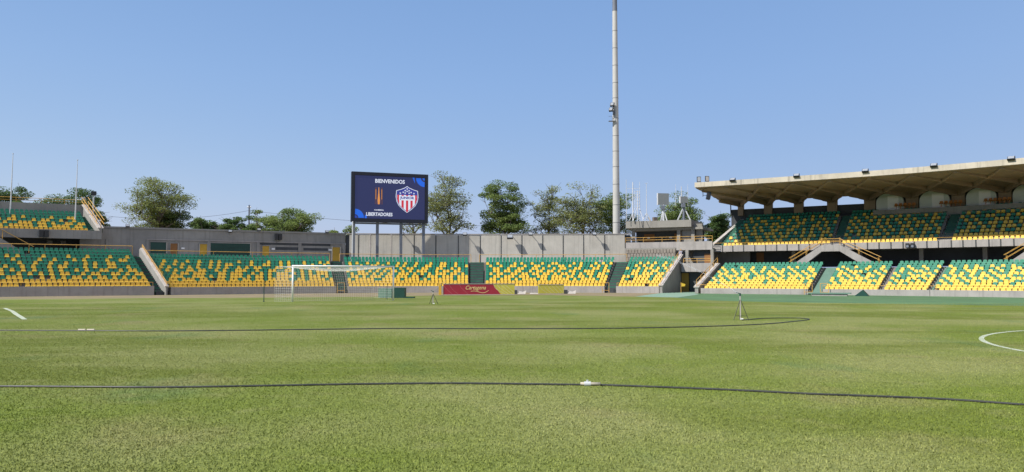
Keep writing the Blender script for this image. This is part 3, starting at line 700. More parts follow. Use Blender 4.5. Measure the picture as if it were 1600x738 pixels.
usteps(1113, 1125, FO, 5.12, 0.43, 10, 0.82, 'green edge steps at the left end of the roofed upper tier', M['stepg'], lean=.155)
# left end sloping wall
u = U(1111, FO); n_ = BOWL.N(u); t_ = Vector((n_.y, -n_.x, 0))
a = BOWL.P(u, FO - .2, 0); b = BOWL.P(u + 1.4, 19.6, 0)
MB().poly([a + Vector((0, 0, 4.72)), b + Vector((0, 0, 8.2)), b + Vector((0, 0, 9.15)), a + Vector((0, 0, 5.45))], 0.3, t_).build('end_wall', M['parap'], gs)
MB().bar(a + t_ * .15 + Vector((0, 0, 5.49)), b + t_ * .15 + Vector((0, 0, 9.19)), .42, .1).build('coping', M['cap'], gs)
# back wall with window openings
BO = 19.4
UBx = U(1348, BO)
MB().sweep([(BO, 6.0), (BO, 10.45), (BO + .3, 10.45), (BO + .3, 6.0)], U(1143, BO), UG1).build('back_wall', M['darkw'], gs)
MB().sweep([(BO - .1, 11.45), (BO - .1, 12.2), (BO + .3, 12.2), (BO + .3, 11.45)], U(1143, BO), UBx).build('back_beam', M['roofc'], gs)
cols = [1159, 1203, 1253, 1303, 1352]
sp_u = (U(1303, BO) - U(1203, BO)) / 2
u0c = U(1160, BO); NC = 13
RF = 5.6
ub0 = U(1088, RF)
for k in range(NC):
    u = u0c + k * sp_u if k else u0c
    if k > 0: u = U(1203, BO) + (k - 1) * sp_u
    hw_ = 0.28 if k == 0 else 0.5
    if u > UG1 - 1: break
    prof = [(u - hw_, 9.6), (u + hw_, 9.6), (u + hw_, 11.0), (u + hw_ + .12, 11.25), (u + hw_ + .35, 11.43), (u + hw_ + .35, 11.7), (u - hw_ - .35, 11.7), (u - hw_ - .35, 11.43), (u - hw_ - .12, 11.25), (u - hw_, 11.0)]
    m_ = MB(); vs = [BOWL.P(a_, BO - .5, z_) for a_, z_ in prof] + [BOWL.P(a_, BO + .25, z_) for a_, z_ in prof]; q = len(prof)
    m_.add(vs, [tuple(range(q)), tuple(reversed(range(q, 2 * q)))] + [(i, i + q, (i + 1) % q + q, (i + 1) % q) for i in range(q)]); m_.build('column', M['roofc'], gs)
    for s_ in (-1.5, 1.5):
        ue = u + s_ * sp_u
        if ue < ub0 + 0.2: 
            f_ = (u - ub0 - .3) / (u - ue); 
        else: f_ = 1.0
        pA = BOWL.P(u, BO - .4, 11.35); N = 8; path = []
        for i in range(N + 1):
            t = f_ * i / N; o_ = BO - .4 + (RF + .4 - (BO - .4)) * t; path.append((BOWL.P(u + (ue - u) * t, o_, 11.1 + 0.75 * t ** 0.75), t))
        rb_ = MB()
        for i in range(N): rb_.bar(path[i][0] + Vector((0, 0, .02)), path[i + 1][0] + Vector((0, 0, .02)), 0.26, 0.85 - 0.60 * path[i][1])
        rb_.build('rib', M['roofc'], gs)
roofp = [(RF, 12.5), (RF, 11.95), (RF + .35, 11.86), (9, 11.98), (13, 11.88), (17, 11.68), (20.2, 11.5), (20.2, 12.3), (13, 12.6)]
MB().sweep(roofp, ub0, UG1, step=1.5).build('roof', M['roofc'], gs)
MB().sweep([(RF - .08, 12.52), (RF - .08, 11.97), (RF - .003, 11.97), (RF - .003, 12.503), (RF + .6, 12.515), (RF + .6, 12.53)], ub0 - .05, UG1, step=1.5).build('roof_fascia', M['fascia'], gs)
MB().sweep([(BO - .1, 10.0), (BO - .1, 12.2), (BO + .3, 12.2), (BO + .3, 10.0)], UBx + .6, UG1).build('back_panel', M['darkw'], gs)
u = ub0; 
MB().tube([BOWL.P(U(1143, BO), BO - .2, 9.7), BOWL.P(U(1143, BO), BO - .2, 11.3)], .07, 6).build('end_post', M['dark'], gs)
# vaulted underside: valleys follow the ribs, pale arches open between the columns
ribs_uv = []
for k in range(-1, NC + 2):
    uk = U(1203, BO) + (k - 1) * sp_u
    for s_ in (-1.5, 1.5): ribs_uv.append((uk, uk + s_ * sp_u))
gu = []; uu = ub0 + .05
while uu < UG1 - .1: gu.append(uu); uu += .33
go = [RF + .35 + (BO + .2 - RF - .35) * q / 30 for q in range(31)]
vv = []
for uu in gu:
    for o_ in go:
        t = (BO - .4 - o_) / (BO - .4 - RF - .4); t = max(0, min(1, t)); dm = min(abs(uu - (a_ + (b_ - a_) * t)) for a_, b_ in ribs_uv)
        q = max(0, 1 - dm / (1.25 + .5 * t)); col_ = max(0, 1 - min(abs(uu - a_) for a_, _ in ribs_uv) / (sp_u / 2))
        z = 11.84 + .02 * t - .30 * (1 - t) ** 1.5 - q ** 1.4 * (.04 + .22 * (1 - t)) - (1 - t) ** 3 * .12 * col_ ** 1.3
        vv.append(BOWL.P(uu, o_, z))
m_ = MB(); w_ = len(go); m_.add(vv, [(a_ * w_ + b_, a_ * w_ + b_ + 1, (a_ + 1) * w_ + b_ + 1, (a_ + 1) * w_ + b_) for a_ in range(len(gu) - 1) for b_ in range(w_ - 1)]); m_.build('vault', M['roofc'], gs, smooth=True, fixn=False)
# booths at the back
for k in range(4, NC - 1):
    uk = U(1203, BO) + (k - 1) * sp_u; ua = uk + .62; ub = uk + sp_u - .62
    if ub > UG1 - 1: break
    arcp = [(ua, 9.5), (ub, 9.5)] + [((ua + ub) / 2 + (ub - ua) / 2 * math.cos(R(q * 15)), 10.35 + 1.15 * math.sin(R(q * 15))) for q in range(13)]
    m_ = MB(); n_a = len(arcp); m_.add([BOWL.P(x, 18.6, z) for x, z in arcp] + [BOWL.P(x, 19.3, z) for x, z in arcp], [tuple(range(n_a)), tuple(reversed(range(n_a, 2 * n_a)))] + [(q, q + n_a, (q + 1) % n_a + n_a, (q + 1) % n_a) for q in range(n_a)])
    bt = m_.build('commentary_booth', M['booth'], gs)
    um = ua + (ub - ua) * .62; MB().sweep([(18.54, 9.5), (18.54, 11.1), (18.59, 11.1), (18.59, 9.5)], um - .45, um + .45).build('booth_door', M['white'], bt)
MB().sweep([(17.6, 8.0), (17.6, 9.45), (19.35, 9.45), (19.35, 8.0)], U(1366, 17.6), UG1).build('booth_parapet', M['conc'], gs)
GN = ['leftmost group', 'second group from left', 'third group from left', 'rightmost group']
for g_, n in enumerate((5, 5, 6, 6)):
    uk = U(1203, BO) + (5 + g_ - 1) * sp_u - .45; e = empty('seat_row', BOWL.P(uk, 18, 9.5), 'short row of orange seats on the ledge of the upper tier, %s' % GN[g_], 'seats', 'orange seat rows at the back of the upper tier')
    for k in range(n):
        uu = uk + .36 * (k - n / 2 + .5); o = bpy.data.objects.new('orange_seat', SEAT_O); link(o, e, BOWL.P(uu, 17.8, 9.52) - e.location, BOWL.ang(uu))
# space under the upper tier
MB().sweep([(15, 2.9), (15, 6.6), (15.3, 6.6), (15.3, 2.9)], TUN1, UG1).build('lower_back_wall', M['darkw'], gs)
MB().sweep([(9.77, -.1), (9.77, 2.73), (15.0, 2.73), (15.0, -.1)], TUN1 + .4, UG1).build('concourse', M['terr'], kind='structure')
for pa in (1128, 1182): 
    ua = U(pa, 14.9); MB().sweep([(14.9, 2.75), (14.9, 4.7), (14.97, 4.7), (14.97, 2.75)], ua, ua + .9).build('door', M['bdoor'], gs)
for pa in (1119, 1240, 1345, 1440, 1540, 1640):
    ua = U(pa, 13.5); MB().box(BOWL.P(ua, 13.5, 3.9), (.4, .4, 2.4), BOWL.ang(ua)).build('pillar', M['conc'], gs)

# roof-edge floodlights
for px, lb in ((1147, 'leftmost small floodlight fixed on the grandstand roof edge'), (1247, 'second small floodlight from the left on the roof edge'), (1355, 'middle small floodlight on the grandstand roof edge'),
               (1463, 'fourth small floodlight on the roof edge, above the middle booths'), (1587, 'rightmost small floodlight on the grandstand roof edge')):
    u = U(px, RF); floodlight(BOWL.P(u, RF - .12, 12.35), BOWL.ang(u), lb, 0.95, tilt=-50, group='small floodlights on the roof edge', post=.2)
for px, lb, m_, y in ((1093, 'tall dark framed floodlight standing at the left corner of the grandstand roof', 'dark', 284), (1106, 'tall pale faced floodlight standing near the left corner of the grandstand roof', 'whitem', 282)):
    u = U(px, RF + .4); p = BOWL.P(max(u, ub0 + .15), RF + .4, 12.5); e = empty('floodlight', p, lb, 'floodlight', 'upright floodlights on the roof corner')
    ang = R(-15 if px == 1093 else 8); c = p + Vector((0, 0, .42))
    MB().box(c, (.46, .12, .62), ang).build('casing', M['dark'], e); MB().box(c + Vector((0, -.075, 0)), (.34, .03, .5), ang).build('glass', M['cap'] if m_ == 'whitem' else M['lens'], e)
    MB().tube([p, c], .03, 5).build('bracket', M['steel'], e)
u = U(1106, RF + .6); p = BOWL.P(u, RF + .6, 11.85)
sp = empty('hanging_speaker', p, 'black loudspeaker hanging under the left corner of the grandstand roof', 'speaker')
MB().tube([p, p + Vector((-.45, 0, -.1)), p + Vector((-.45, 0, -.95))], .04, 5).build('bracket', M['dark'], sp)
MB().box(p + Vector((.18, -.05, -.85)), (.42, .4, .85), M=Matrix.Rotation(R(14), 4, 'Y') @ Matrix.Rotation(R(-10), 4, 'X')).build('cabinet', M['dark'], sp)
MB().bar(p + Vector((-.45, 0, -.8)), p + Vector((.1, 0, -.8)), .05).build('arm', M['dark'], sp)
for px, lb in ((1418, 'left one of two black speakers on the upper tier fascia'), (1427, 'right one of two black speakers on the upper tier fascia')):
    u = U(px, FO - .5); p = BOWL.P(u, FO - .5, 5.0); e = empty('fascia_speaker', p, lb, 'speaker', 'twin speakers on the fascia')
    MB().box(p, (.36, .3, .48), BOWL.ang(u)).build('cabinet', M['dark'], e); MB().bar(p, BOWL.P(u, FO - .26, 5.0), .06).build('bracket', M['steel'], e)
    MB().tube([BOWL.P(u, FO - .655, 4.92), BOWL.P(u, FO - .67, 4.92)], .13, 10).build('cone', M['steel'], e)

# double staircase
def vstair(label, pA, pT0, pT1, pB, o0=9.75):
    uA, u0_, u1_ = U(pA, o0), U(pT0, o0), U(pT1, o0); uB = U(pB, o0) if pB else None
    zt, zb = 4.95, 2.75; e = empty('double_staircase', BOWL.P((u0_ + u1_) / 2, o0, zb), label, 'staircase')
    def cheekp(o, nm):
        top = [(uA, zb + .25), (u0_, zt + .28), (u1_, zt + .28)] + ([(uB, zb + .25)] if uB else [])
        bot = ([(uB - .9, zb - .05)] if uB else []) + [(u1_, zt - .42), (u0_, zt - .42), (uA + .9, zb - .05)]
        if not uB: bot = [(u1_, zt - .42), (u0_, zt - .42), (uA + .9, zb - .05)]
        m_ = MB(); q = len(top) + len(bot); pr = top + bot
        # split as quads for clean shading
        n = len(top)
        bt = list(reversed(bot))
        for i in range(n - 1):
            a_, b_, c_, d_ = top[i], top[i + 1], bt[i + 1] if i + 1 < len(bt) else bt[-1], bt[i]
            vs = [BOWL.P(x, o, z) for x, z in (a_, b_, c_, d_)] + [BOWL.P(x, o + .2, z) for x, z in (a_, b_, c_, d_)]
            m_.add(vs, [(0, 1, 2, 3), (7, 6, 5, 4), (0, 4, 5, 1), (1, 5, 6, 2), (2, 6, 7, 3), (3, 7, 4, 0)])
        m_.build(nm, M['cap'] if False else M['parap'], e)
    cheekp(o0 - .25, 'stringer'); cheekp(FO - .48, 'stringer')
    for (s0, s1) in ((uA, u0_),) + (((uB, u1_),) if uB else ()):
        for k in range(12):
            a_ = s0 + (s1 - s0) * k / 12; b_ = s0 + (s1 - s0) * (k + 1) / 12; z = zb + (zt - zb) * (k + 1) / 12
            lo, hi = min(a_, b_), max(a_, b_)
            MB().sweep([(o0 - .04, z - .3), (o0 - .04, z), (FO - .49, z), (FO - .49, z - .3)], lo, hi).build('step', M['terr'], e)
    MB().sweep([(o0 - .04, zt - .3), (o0 - .04, zt), (FO - .26, zt), (FO - .26, zt - .3)], u0_, u1_).build('landing', M['terr'], e)
    for o in (o0 - .2, FO - .42):
        for h in (.45, .85):
            if o < FO - 1:
                if h > .5: MB().tube([BOWL.P(u0_, o, zt + .28 + h * .8), BOWL.P(u1_, o, zt + .28 + h * .8)], .022, 5).build('handrail', M['yrail'], e)
                continue
            tp = [BOWL.P(uA - .2, o, zb + .25 + h), BOWL.P(u0_, o, zt + .28 + h * .8)]
            MB().tube(tp, .02, 5).build('handrail', M['yrail'], e)
            if uB: MB().tube([BOWL.P(uB + .2, o, zb + .25 + h), BOWL.P(u1_, o, zt + .28 + h * .8)], .02, 5).build('handrail', M['yrail'], e)
            MB().tube([BOWL.P(u0_, o, zt + .28 + h * .8), BOWL.P(u1_, o, zt + .28 + h * .8)], .02, 5).build('handrail', M['yrail'], e)
        for uu, zz in [(u0_, zt + .28), (u1_, zt + .28)] if o < FO - 1 else [(uA, zb + .25), ((uA + u0_) / 2, (zb + zt) / 2 + .26), (u0_, zt + .28), (u1_, zt + .28)] + ([(uB, zb + .25), ((uB + u1_) / 2, (zb + zt) / 2 + .26)] if uB else []):
            MB().tube([BOWL.P(uu, o, zz - .05), BOWL.P(uu, o, zz + .8)], .02, 5).build('post', M['yrail'], e)
vstair('double concrete staircase rising to the upper tier above the pale green steps', 1236, 1284, 1313, 1372)
vstair('partly visible concrete staircase climbing at the right edge of the photo', 1572, 1632, 1668, None)

# ---------------------------------------------------------------- tunnel corner building
cb = empty('corner_building', BOWL.P((TUN0 + TUN1) / 2, 12, 0), 'grey concrete corner building with balconies over the tunnel entrance', 'building')
uB0, uB1 = U(1056, 9.0), U(1113, 9.0)
MB().sweep([(9.0, 4.95), (9.0, 5.95), (9.25, 5.95), (9.25, 4.95)], uB0, uB1).build('balcony_front', M['parap'], cb)
MB().sweep([(9.25, 4.95), (9.25, 5.15), (15, 5.15), (15, 4.95)], uB0, uB1).build('balcony_floor', M['conc'], cb)
uA0, uA1 = U(977, 13.0), U(1062, 13.0)
MB().sweep([(13.0, 5.35), (13.0, 6.15), (13.25, 6.15), (13.25, 5.35)], uA0, uA1).build('balcony_front', M['parap'], cb)
MB().sweep([(13.25, 5.35), (13.25, 5.55), (19, 5.55), (19, 5.35)], uA0, uA1 + 3).build('balcony_floor', M['conc'], cb)
# rough block wall pieces behind the narrow block
mb = None
for r_ in range(3):
    ua = U(977, 11.2); ub = U(1056, 11.2); n = 16
    for k in range(n + 1):
        a_ = max(ua, ua + (ub - ua) * (k - .5 * (r_ % 2)) / n); b_ = min(ub, ua + (ub - ua) * (k + 1 - .5 * (r_ % 2)) / n)
        if b_ - a_ < .05: continue
        j = random.uniform(0, .05)
        MB().sweep([(11.2 - j, 3.72 + .5 * r_), (11.2 - j, 3.72 + .5 * r_ + .47), (11.5, 3.72 + .5 * r_ + .47), (11.5, 3.72 + .5 * r_)], a_ + .02, b_ - .02).build('block', M['rough'], cb)
MB().sweep([(11.3, 3.5), (11.3, 5.36), (12.9, 5.36), (12.9, 3.5)], U(977, 11.3), U(1056, 11.3)).build('wall', M['conc'], cb)
# tunnel upper opening, panel, rail
uC0, uC1 = U(1063, 7.2), U(1111, 7.2)
MB().sweep([(7.2, 2.35), (7.2, 3.35), (7.45, 3.35), (7.45, 2.35)], TUN0 + .3, TUN1 + .02).build('tunnel_lintel', M['parap'], cb)
MB().sweep([(7.45, 2.35), (7.45, 2.55), (14, 2.55), (14, 2.35)], TUN0 + .3, TUN1).build('tunnel_roof', M['conc'], cb)
MB().sweep([(14.0, -.1), (14.0, 4.94), (14.3, 4.94), (14.3, -.1)], TUN0 - 1, TUN1 + 2.5).build('inner_wall', M['wallg'], cb)
ud = U(1059, 9.0)
dr = MB().sweep([(8.0, 0), (8.0, 2.2), (8.1, 2.2), (8.1, 0)], TUN0 + .12, TUN0 + .85).build('door', M['odoor'], cb)
MB().sweep([(7.93, 2.2), (7.93, 2.33), (8.12, 2.33), (8.12, 2.2)], TUN0 + .08, TUN0 + .95).build('frame', M['darkw'], dr)
MB().sweep([(8.15, 0), (8.15, 2.34), (8.35, 2.34), (8.35, 0)], TUN0 + .9, TUN1).build('tunnel_gate', M['darkw'], cb)
for uu in (TUN0 + .6, TUN1 - .3): MB().box(BOWL.P(uu, 8.6, 4.1), (.35, .35, 1.7), BOWL.ang(uu)).build('pillar', M['conc'], cb)
MB().sweep([(9.6, 2.56), (9.6, 4.94), (9.8, 4.94), (9.8, 2.56)], TUN0 + 1, TUN1 - .6).build('upper_gate', M['darkw'], cb)
MB().sweep([(9.55, 2.58), (9.55, 4.5), (9.59, 4.5), (9.59, 2.58)], TUN0 + 2.2, TUN0 + 3).build('door', M['bdoor'], cb)
# upper storey
ur0, ur1 = U(978, 15.5), U(1081, 15.5)
MB().sweep([(15.2, 8.15), (15.2, 9.05), (22, 9.05), (22, 8.15)], ur0, ur1).build('roof', M['conc'], cb)
MB().sweep([(15.8, 7.85), (15.8, 8.147), (21.6, 8.147), (21.6, 7.85)], ur0 + .4, ur1 + 1.0).build('ceiling_beam', M['conc'], cb)
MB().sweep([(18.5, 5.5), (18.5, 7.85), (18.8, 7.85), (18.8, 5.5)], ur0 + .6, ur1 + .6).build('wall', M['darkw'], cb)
for px in (991, 1061, 1083):
    uu = U(px, 16.2); MB().box(BOWL.P(uu, 16.2, 6.7), (.42, .42, 2.3), BOWL.ang(uu)).build('pillar', M['conc'], cb)
MB().sweep([(16.5, 5.6), (16.5, 7.84), (16.7, 7.84), (16.7, 5.6)], U(1066, 16.5), U(1082, 16.5)).build('wall', M['wallg'], cb)
for px in (1006, 1054):
    uu = U(px, 18.4); MB().sweep([(18.4, 5.55), (18.4, 7.5), (18.47, 7.5), (18.47, 5.55)], uu, uu + .9).build('door', M['bdoor'], cb)
for px in (1014, 1048):
    uu = U(px, 18.4); MB().box(BOWL.P(uu, 18.38, 7.0), (.35, .1, .2), BOWL.ang(uu)).build('lamp', M['white'], cb)
MB().sweep([(16.6, 5.2), (16.6, 8.6), (16.9, 8.6), (16.9, 5.2)], ur1 + .2, U(1097, 16.6)).build('side_wall', M['conc'], cb)
railing(U(1113, FO), U(1640, FO), FO - .12, FZ1, .30, 1, 2.2, 'thin yellow railing along the fascia of the roofed upper tier', rr=.018)
railing(uA0, uA1, 13.1, 6.15, .62, 2, 1.8, 'yellow railing on the upper balcony of corner building', group='corner building railings')
railing(uB0, uB1, 9.1, 5.95, .62, 2, 1.8, 'yellow railing on the projecting balcony above tunnel', group='corner building railings')
railing(TUN0 + .5, TUN1 - .2, 7.3, 3.35, .52, 2, 1.7, 'yellow railing just above the tunnel entrance', group='corner building railings')
# corner flag
p = G(1063.5, 457.5); e = empty('corner_flag', p, 'small yellow corner flag at the tunnel mouth', 'flag')
MB().tube([p, p + Vector((0, 0, 1.15))], .03, 5).build('pole', M['yrail'], e)
q = p + Vector((0, 0, 1.1)); MB().poly([q, q + Vector((.5, 0, -.16)), q + Vector((.42, 0, -.38)), q + Vector((0, 0, -.42))], .015, Vector((0, 1, 0))).build('flag', M['yel'], e)

# roof masts and panels on the corner building
def mast(px, y0, y1, d, r, label, arms=()):
    a = at(px, y0, d); b = at(px, y1, d); a.z = min(a.z, 9.06) if y0 > 340 else a.z
    e = empty('antenna_mast', (a.x, a.y, a.z), label, 'mast', 'white antenna masts on the corner building')
    MB().tube([a, b], [r * .8, r * .5], 6).build('pole', M['mast'], e)
    for (y, w) in arms: c = at(px, y, d); MB().tube([c - Vector((w, 0, 0)), c + Vector((w, 0, 0))], .025, 5).build('crossarm', M['mast'], e)
    return e
DD = 98.5
mast(979.5, 345, 280, DD, .05, 'leftmost thin white antenna mast on the corner building roof')
mast(989.7, 345, 284, DD, .12, 'thickest white antenna mast with two crossarms', ((294.5, .9), (307.5, .9)))
mast(1000.5, 345, 284, DD, .05, 'thin white mast right of the thickest antenna mast')
mast(997, 345, 297, DD - .6, .07, 'short white mast with a small grid aerial')
mast(1011, 345, 286, DD, .06, 'white mast with tripod feet between ladder mast and grey panel', ((286, .2),))
mast(1057, 322, 288, DD + .5, .04, 'thin white mast left of the smaller grey panel')
mast(1066, 322, 291, DD + .5, .10, 'thick white mast above the smaller grey panel')
mast(1076, 322, 288, DD + .5, .04, 'thin white mast right of the smaller grey panel')
lad = empty('lattice_frame', at(996, 345, DD), 'white ladder-like aerial frame on the corner building roof', 'aerial')
m_ = MB()
for y in range(299, 325, 5): m_.tube([at(993, y, DD - .2), at(1000, y, DD - .2)], .03, 4)
for x in (993, 996.5, 1000): m_.tube([at(x, 298, DD - .2), at(x, 325, DD - .2)], .03, 4)
m_.build('lattice', M['mast'], lad)
for x, x2 in ((993, 984), (1000, 1006), (996, 990)): MB().tube([at(x, 325, DD - .2), at(x2, 345, DD - 1)], .04, 4).build('leg', M['mast'], lad)
for x, x2 in ((1011, 1005), (1011, 1017)): MB().tube([at(x, 333, DD), at(x2, 344, DD)], .05, 4).build('foot', M['mast'], lad)
def gpanel(pa, pb, ya, yb, d, label, legs, postm):
    c = at((pa + pb) / 2, 345 if d < 99.2 else 344, d); e = empty('panel_antenna', c, label, 'panel antenna', 'grey square panels on the corner building')
    a, b = at(pa, yb, d), at(pb, ya, d); MB().box(((a.x + b.x) / 2, d, (a.z + b.z) / 2), (b.x - a.x, .25, b.z - a.z), R(8)).build('panel', M['panelg'], e)
    MB().box(((a.x + b.x) / 2 - (b.x - a.x) / 2, d - .05, (a.z + b.z) / 2), (.12, .32, b.z - a.z + .05), R(8)).build('panel_edge', M['mast'], e)
    m = at((pa + pb) / 2, yb, d); z0 = 9.05
    MB().tube([(m.x, d, z0), (m.x, d, m.z)], .16, 8).build('post', M[postm], e)
    MB().box((m.x - .1, d - .2, m.z - .35), (.5, .3, .5)).build('gearbox', M['steel'], e)
    for x in legs: MB().bar((m.x, d, m.z - .5), (m.x + x, d - .1, z0), .12, .14).build('leg', M['whitem'], e)
gpanel(1028.5, 1046, 302, 320, 98.6, 'larger grey square panel on a post on the corner building', (.45, -.35), 'whitem')
gpanel(1063.5, 1075, 307, 317, 99.0, 'smaller grey square panel on splayed legs on the corner building', (.9, -.9), 'steel')
p = at(1024, 345, 98.6); p.z = 9.06
e = empty('roof_equipment', p, 'small bundled equipment and cables on the corner building roof', 'equipment')
MB().box(p + Vector((0, 0, .25)), (.5, .5, .5), .3).build('case', M['bark'], e); MB().tube([p + Vector((-.6, 0, .02)), p + Vector((-.9, 0, .5))], .08, 6).build('stub', M['cap'], e)

# ---------------------------------------------------------------- left upper stand
LO = 13.0; LU0, LU1 = U(-60, LO), U(157, LO)
ls = empty('left_upper_stand', BOWL.P(LU1 - 5, LO, 0), 'left upper stand with grey fascia above the far left seats', 'grandstand')
MB().sweep([(LO, 5.85), (LO, 6.78), (LO + .25, 6.78), (LO + .25, 5.85)], LU0, LU1).build('fascia', M['wallg'], ls)
MB().sweep([(LO + .25, 5.85), (LO + .25, 6.3), (19.5, 8.6), (19.5, 8.2)], LU0, LU1).build('deck', M['wallg'], ls)
MB().sweep([(19.4, 6.5), (19.4, 10.05), (19.7, 10.05), (19.7, 6.5)], LU0, U(131, 19.4)).build('back_wall', M['wallg'], ls)
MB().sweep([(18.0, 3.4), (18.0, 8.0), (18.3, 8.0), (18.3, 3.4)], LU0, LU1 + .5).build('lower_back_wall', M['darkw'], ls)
ublock(-40, 139, LO + .25, 6.42, .36, 7, .78, (.25, .85), 'seating block of the left upper stand', 'seating blocks of the left upper stand', ybot=1, ytop=2)
usteps(140, 152, LO + .25, 6.42, .36, 7, .78, 'green edge steps at the right end of the left upper stand', M['stepg'])
u = U(154, LO); n_ = BOWL.N(u); t_ = Vector((n_.y, -n_.x, 0)); a = BOWL.P(u, LO, 0); b = BOWL.P(u - .6, 19.3, 0)
MB().poly([a + Vector((0, 0, 5.9)), b + Vector((0, 0, 8.3)), b + Vector((0, 0, 10.0)), a + Vector((0, 0, 7.0))], .25, t_).build('end_wall', M['wallg'], ls)
MB().bar(a + t_ * .12 + Vector((0, 0, 7.05)), b + t_ * .12 + Vector((0, 0, 10.05)), .6, .12).build('coping', M['cap'], ls)
er = empty('railing', a + Vector((0, 0, 7)), 'sloping yellow railing at the right end of the left upper stand', 'railing')
for h in (.45, .9):
    for s_ in (-.2, .45): MB().tube([a + t_ * s_ + Vector((0, 0, 7.05 + h)), b + t_ * s_ + Vector((0, 0, 10.05 + h))], .035, 5).build('rail', M['yrail'], er)
for k in range(5):
    q = a.lerp(b, k / 4) + t_ * .12; zz = 7.05 + 3 * k / 4; MB().tube([q + Vector((0, 0, zz)), q + Vector((0, 0, zz + .9))], .035, 5).build('post', M['yrail'], er)
railing(LU0, U(131, 19.5), 19.5, 10.05, .55, 2, 2.5, 'yellow railing on top of the left upper stand back wall')
MB().sweep([(15.4, -.1), (15.4, 4.03), (9.9, 4.03), (9.9, -.1)], U(-40), U(258)).build('walkway', M['terr'], kind='structure')
MB().sweep([(15.401, -.1), (15.401, 3.9), (18, 3.9), (18, -.1)], LU0, LU1).build('walkway', M['darkw'], kind='structure')
ua = U(131, 17.9); MB().sweep([(17.9, 4.0), (17.9, 5.8), (17.97, 5.8), (17.97, 4.0)], ua, ua + .85).build('door', M['bdoor'], ls)
for px in (77, 98):
    ua = U(px, 17.9); MB().box(BOWL.P(ua, 17.9, 5.55), (.5, .3, .5), BOWL.ang(ua)).build('vent_unit', M['conc'], ls)
ua = U(63, LO - .1); e = empty('twin_speaker', BOWL.P(ua, LO - .2, 6.3), 'dark twin speaker on the left upper stand fascia', 'speaker')
for k in (0, 1): MB().box(BOWL.P(ua + .45 * k, LO - .22, 6.3), (.4, .4, .75), BOWL.ang(ua)).build('cabinet', M['dark'], e)
# flight of stairs under it
u0_, u1_ = U(-25, 12.0), U(36, 12.0)
fl = empty('staircase', BOWL.P(u1_, 12, 4), 'grey concrete stair flight descending below the left upper stand', 'staircase')
m_ = MB(); pr = [(u0_, 6.6), (u1_, 4.35), (u1_ , 4.03), (u1_ - .8, 4.03), (u0_, 5.7)]
m_.add([BOWL.P(x, 11.8, z) for x, z in pr] + [BOWL.P(x, 12.0, z) for x, z in pr], [(0, 1, 2, 3, 4), (9, 8, 7, 6, 5)] + [(i, i + 5, (i + 1) % 5 + 5, (i + 1) % 5) for i in range(5)]); m_.build('stringer', M['conc'], fl)
for k in range(10):
    a_ = u0_ + (u1_ - u0_) * k / 10; b_ = u0_ + (u1_ - u0_) * (k + 1) / 10; z = 6.3 - 2.2 * k / 10
    MB().sweep([(12.01, z - .3), (12.01, z), (12.95, z), (12.95, z - .3)], a_, b_).build('step', M['terr'], fl)
MB().tube([BOWL.P(u0_, 12.8, 7.5), BOWL.P(u1_ + 1, 12.8, 4.9)], .035, 5).build('handrail', M['yrail'], fl)
for f_ in (.35, .9):
    uu = u0_ + (u1_ + 1 - u0_) * f_; zz = 7.5 - 2.6 * f_; MB().tube([BOWL.P(uu, 12.8, zz - .9), BOWL.P(uu, 12.8, zz)], .035, 5).build('post', M['yrail'], fl)

# poles at left
for px, y0, y1, d, r, lb in ((13.5, 328, 240, 83, .075, 'leftmost tall thin flagpole on the left upper stand'), (115.5, 334, 250, 84, .07, 'tall thin flagpole near the right end of the left upper stand')):
    a, b = at(px, y0 + 14, d), at(px + 1, y1, d); e = empty('flagpole', a, lb, 'pole', 'thin flagpoles on the left upper stand')
    MB().tube([a, a.lerp(b, .45), b], [r, r * .8, r * .35], 6).build('pole', M['whitem'], e)
    MB().tube([b, b + Vector((0, 0, .1))], .06, 6).build('finial', M['whitem'], e)
a = at(143.5, 336, 92); e = empty('light_pole', a - Vector((0, 0, 3)), 'short grey pole with dark boxy lamp right of the left upper stand', 'lamp pole')
MB().tube([a - Vector((0, 0, 3)), at(143.5, 304, 92)], .08, 6).build('pole', M['whitem'], e); c = at(143.5, 302, 92); MB().box(c, (.55, .4, .5), .4).build('lamp', M['dark'], e)

# ---------------------------------------------------------------- tall floodlight pole
pb = at(963.5, 363, 106); pz = Vector((pb.x, 106, 0)); tp = empty('floodlight_pole', pz, 'tall segmented grey floodlight pole rising out of the top of the photo', 'light pole')
zt_ = 43.0; segs = [0]; 
while segs[-1] < zt_: segs.append(segs[-1] + random.choice([2.2, 2.5, 2.5, 2.9]))
for k in range(len(segs) - 1):
    r0_, r1_ = (.55 - .22 * segs[k] / zt_), (.55 - .22 * segs[k + 1] / zt_)
    MB().tube([pz + Vector((0, 0, segs[k])), pz + Vector((0, 0, segs[k + 1] - .0))], [r0_, r1_ * .995], 20, caps=False).build('pole_segment', M['steel'] if segs[k] > 37.0 else M['pole'], tp, smooth=True)
    MB().tube([pz + Vector((0, 0, segs[k + 1] - .04)), pz + Vector((0, 0, segs[k + 1] + .03))], r1_ + .015, 20).build('joint_ring', M['band'], tp, smooth=False)
for k, (px, y) in enumerate(((958.5, 161), (956.5, 169))):
    c = at(px, y, 105.3); T = Matrix.Rotation(R(-25), 4, 'Z') @ Matrix.Rotation(R(-30), 4, 'X')
    f = empty('pole_floodlight', c, ['upper one of two square floodlights on the tall pole', 'lower one of two square floodlights on the tall pole'][k], 'floodlight', 'floodlights on the tall pole')
    MB().box(c, (.55, .25, .6), M=T).build('casing', M['dark'], f); MB().box(c + (T @ Vector((0, -.14, 0))), (.42, .03, .46), M=T).build('glass', M['lens'], f)
    MB().bar(c, (pz.x - .3, 105.8, c.z - .3), .08).build('bracket', M['steel'], f)
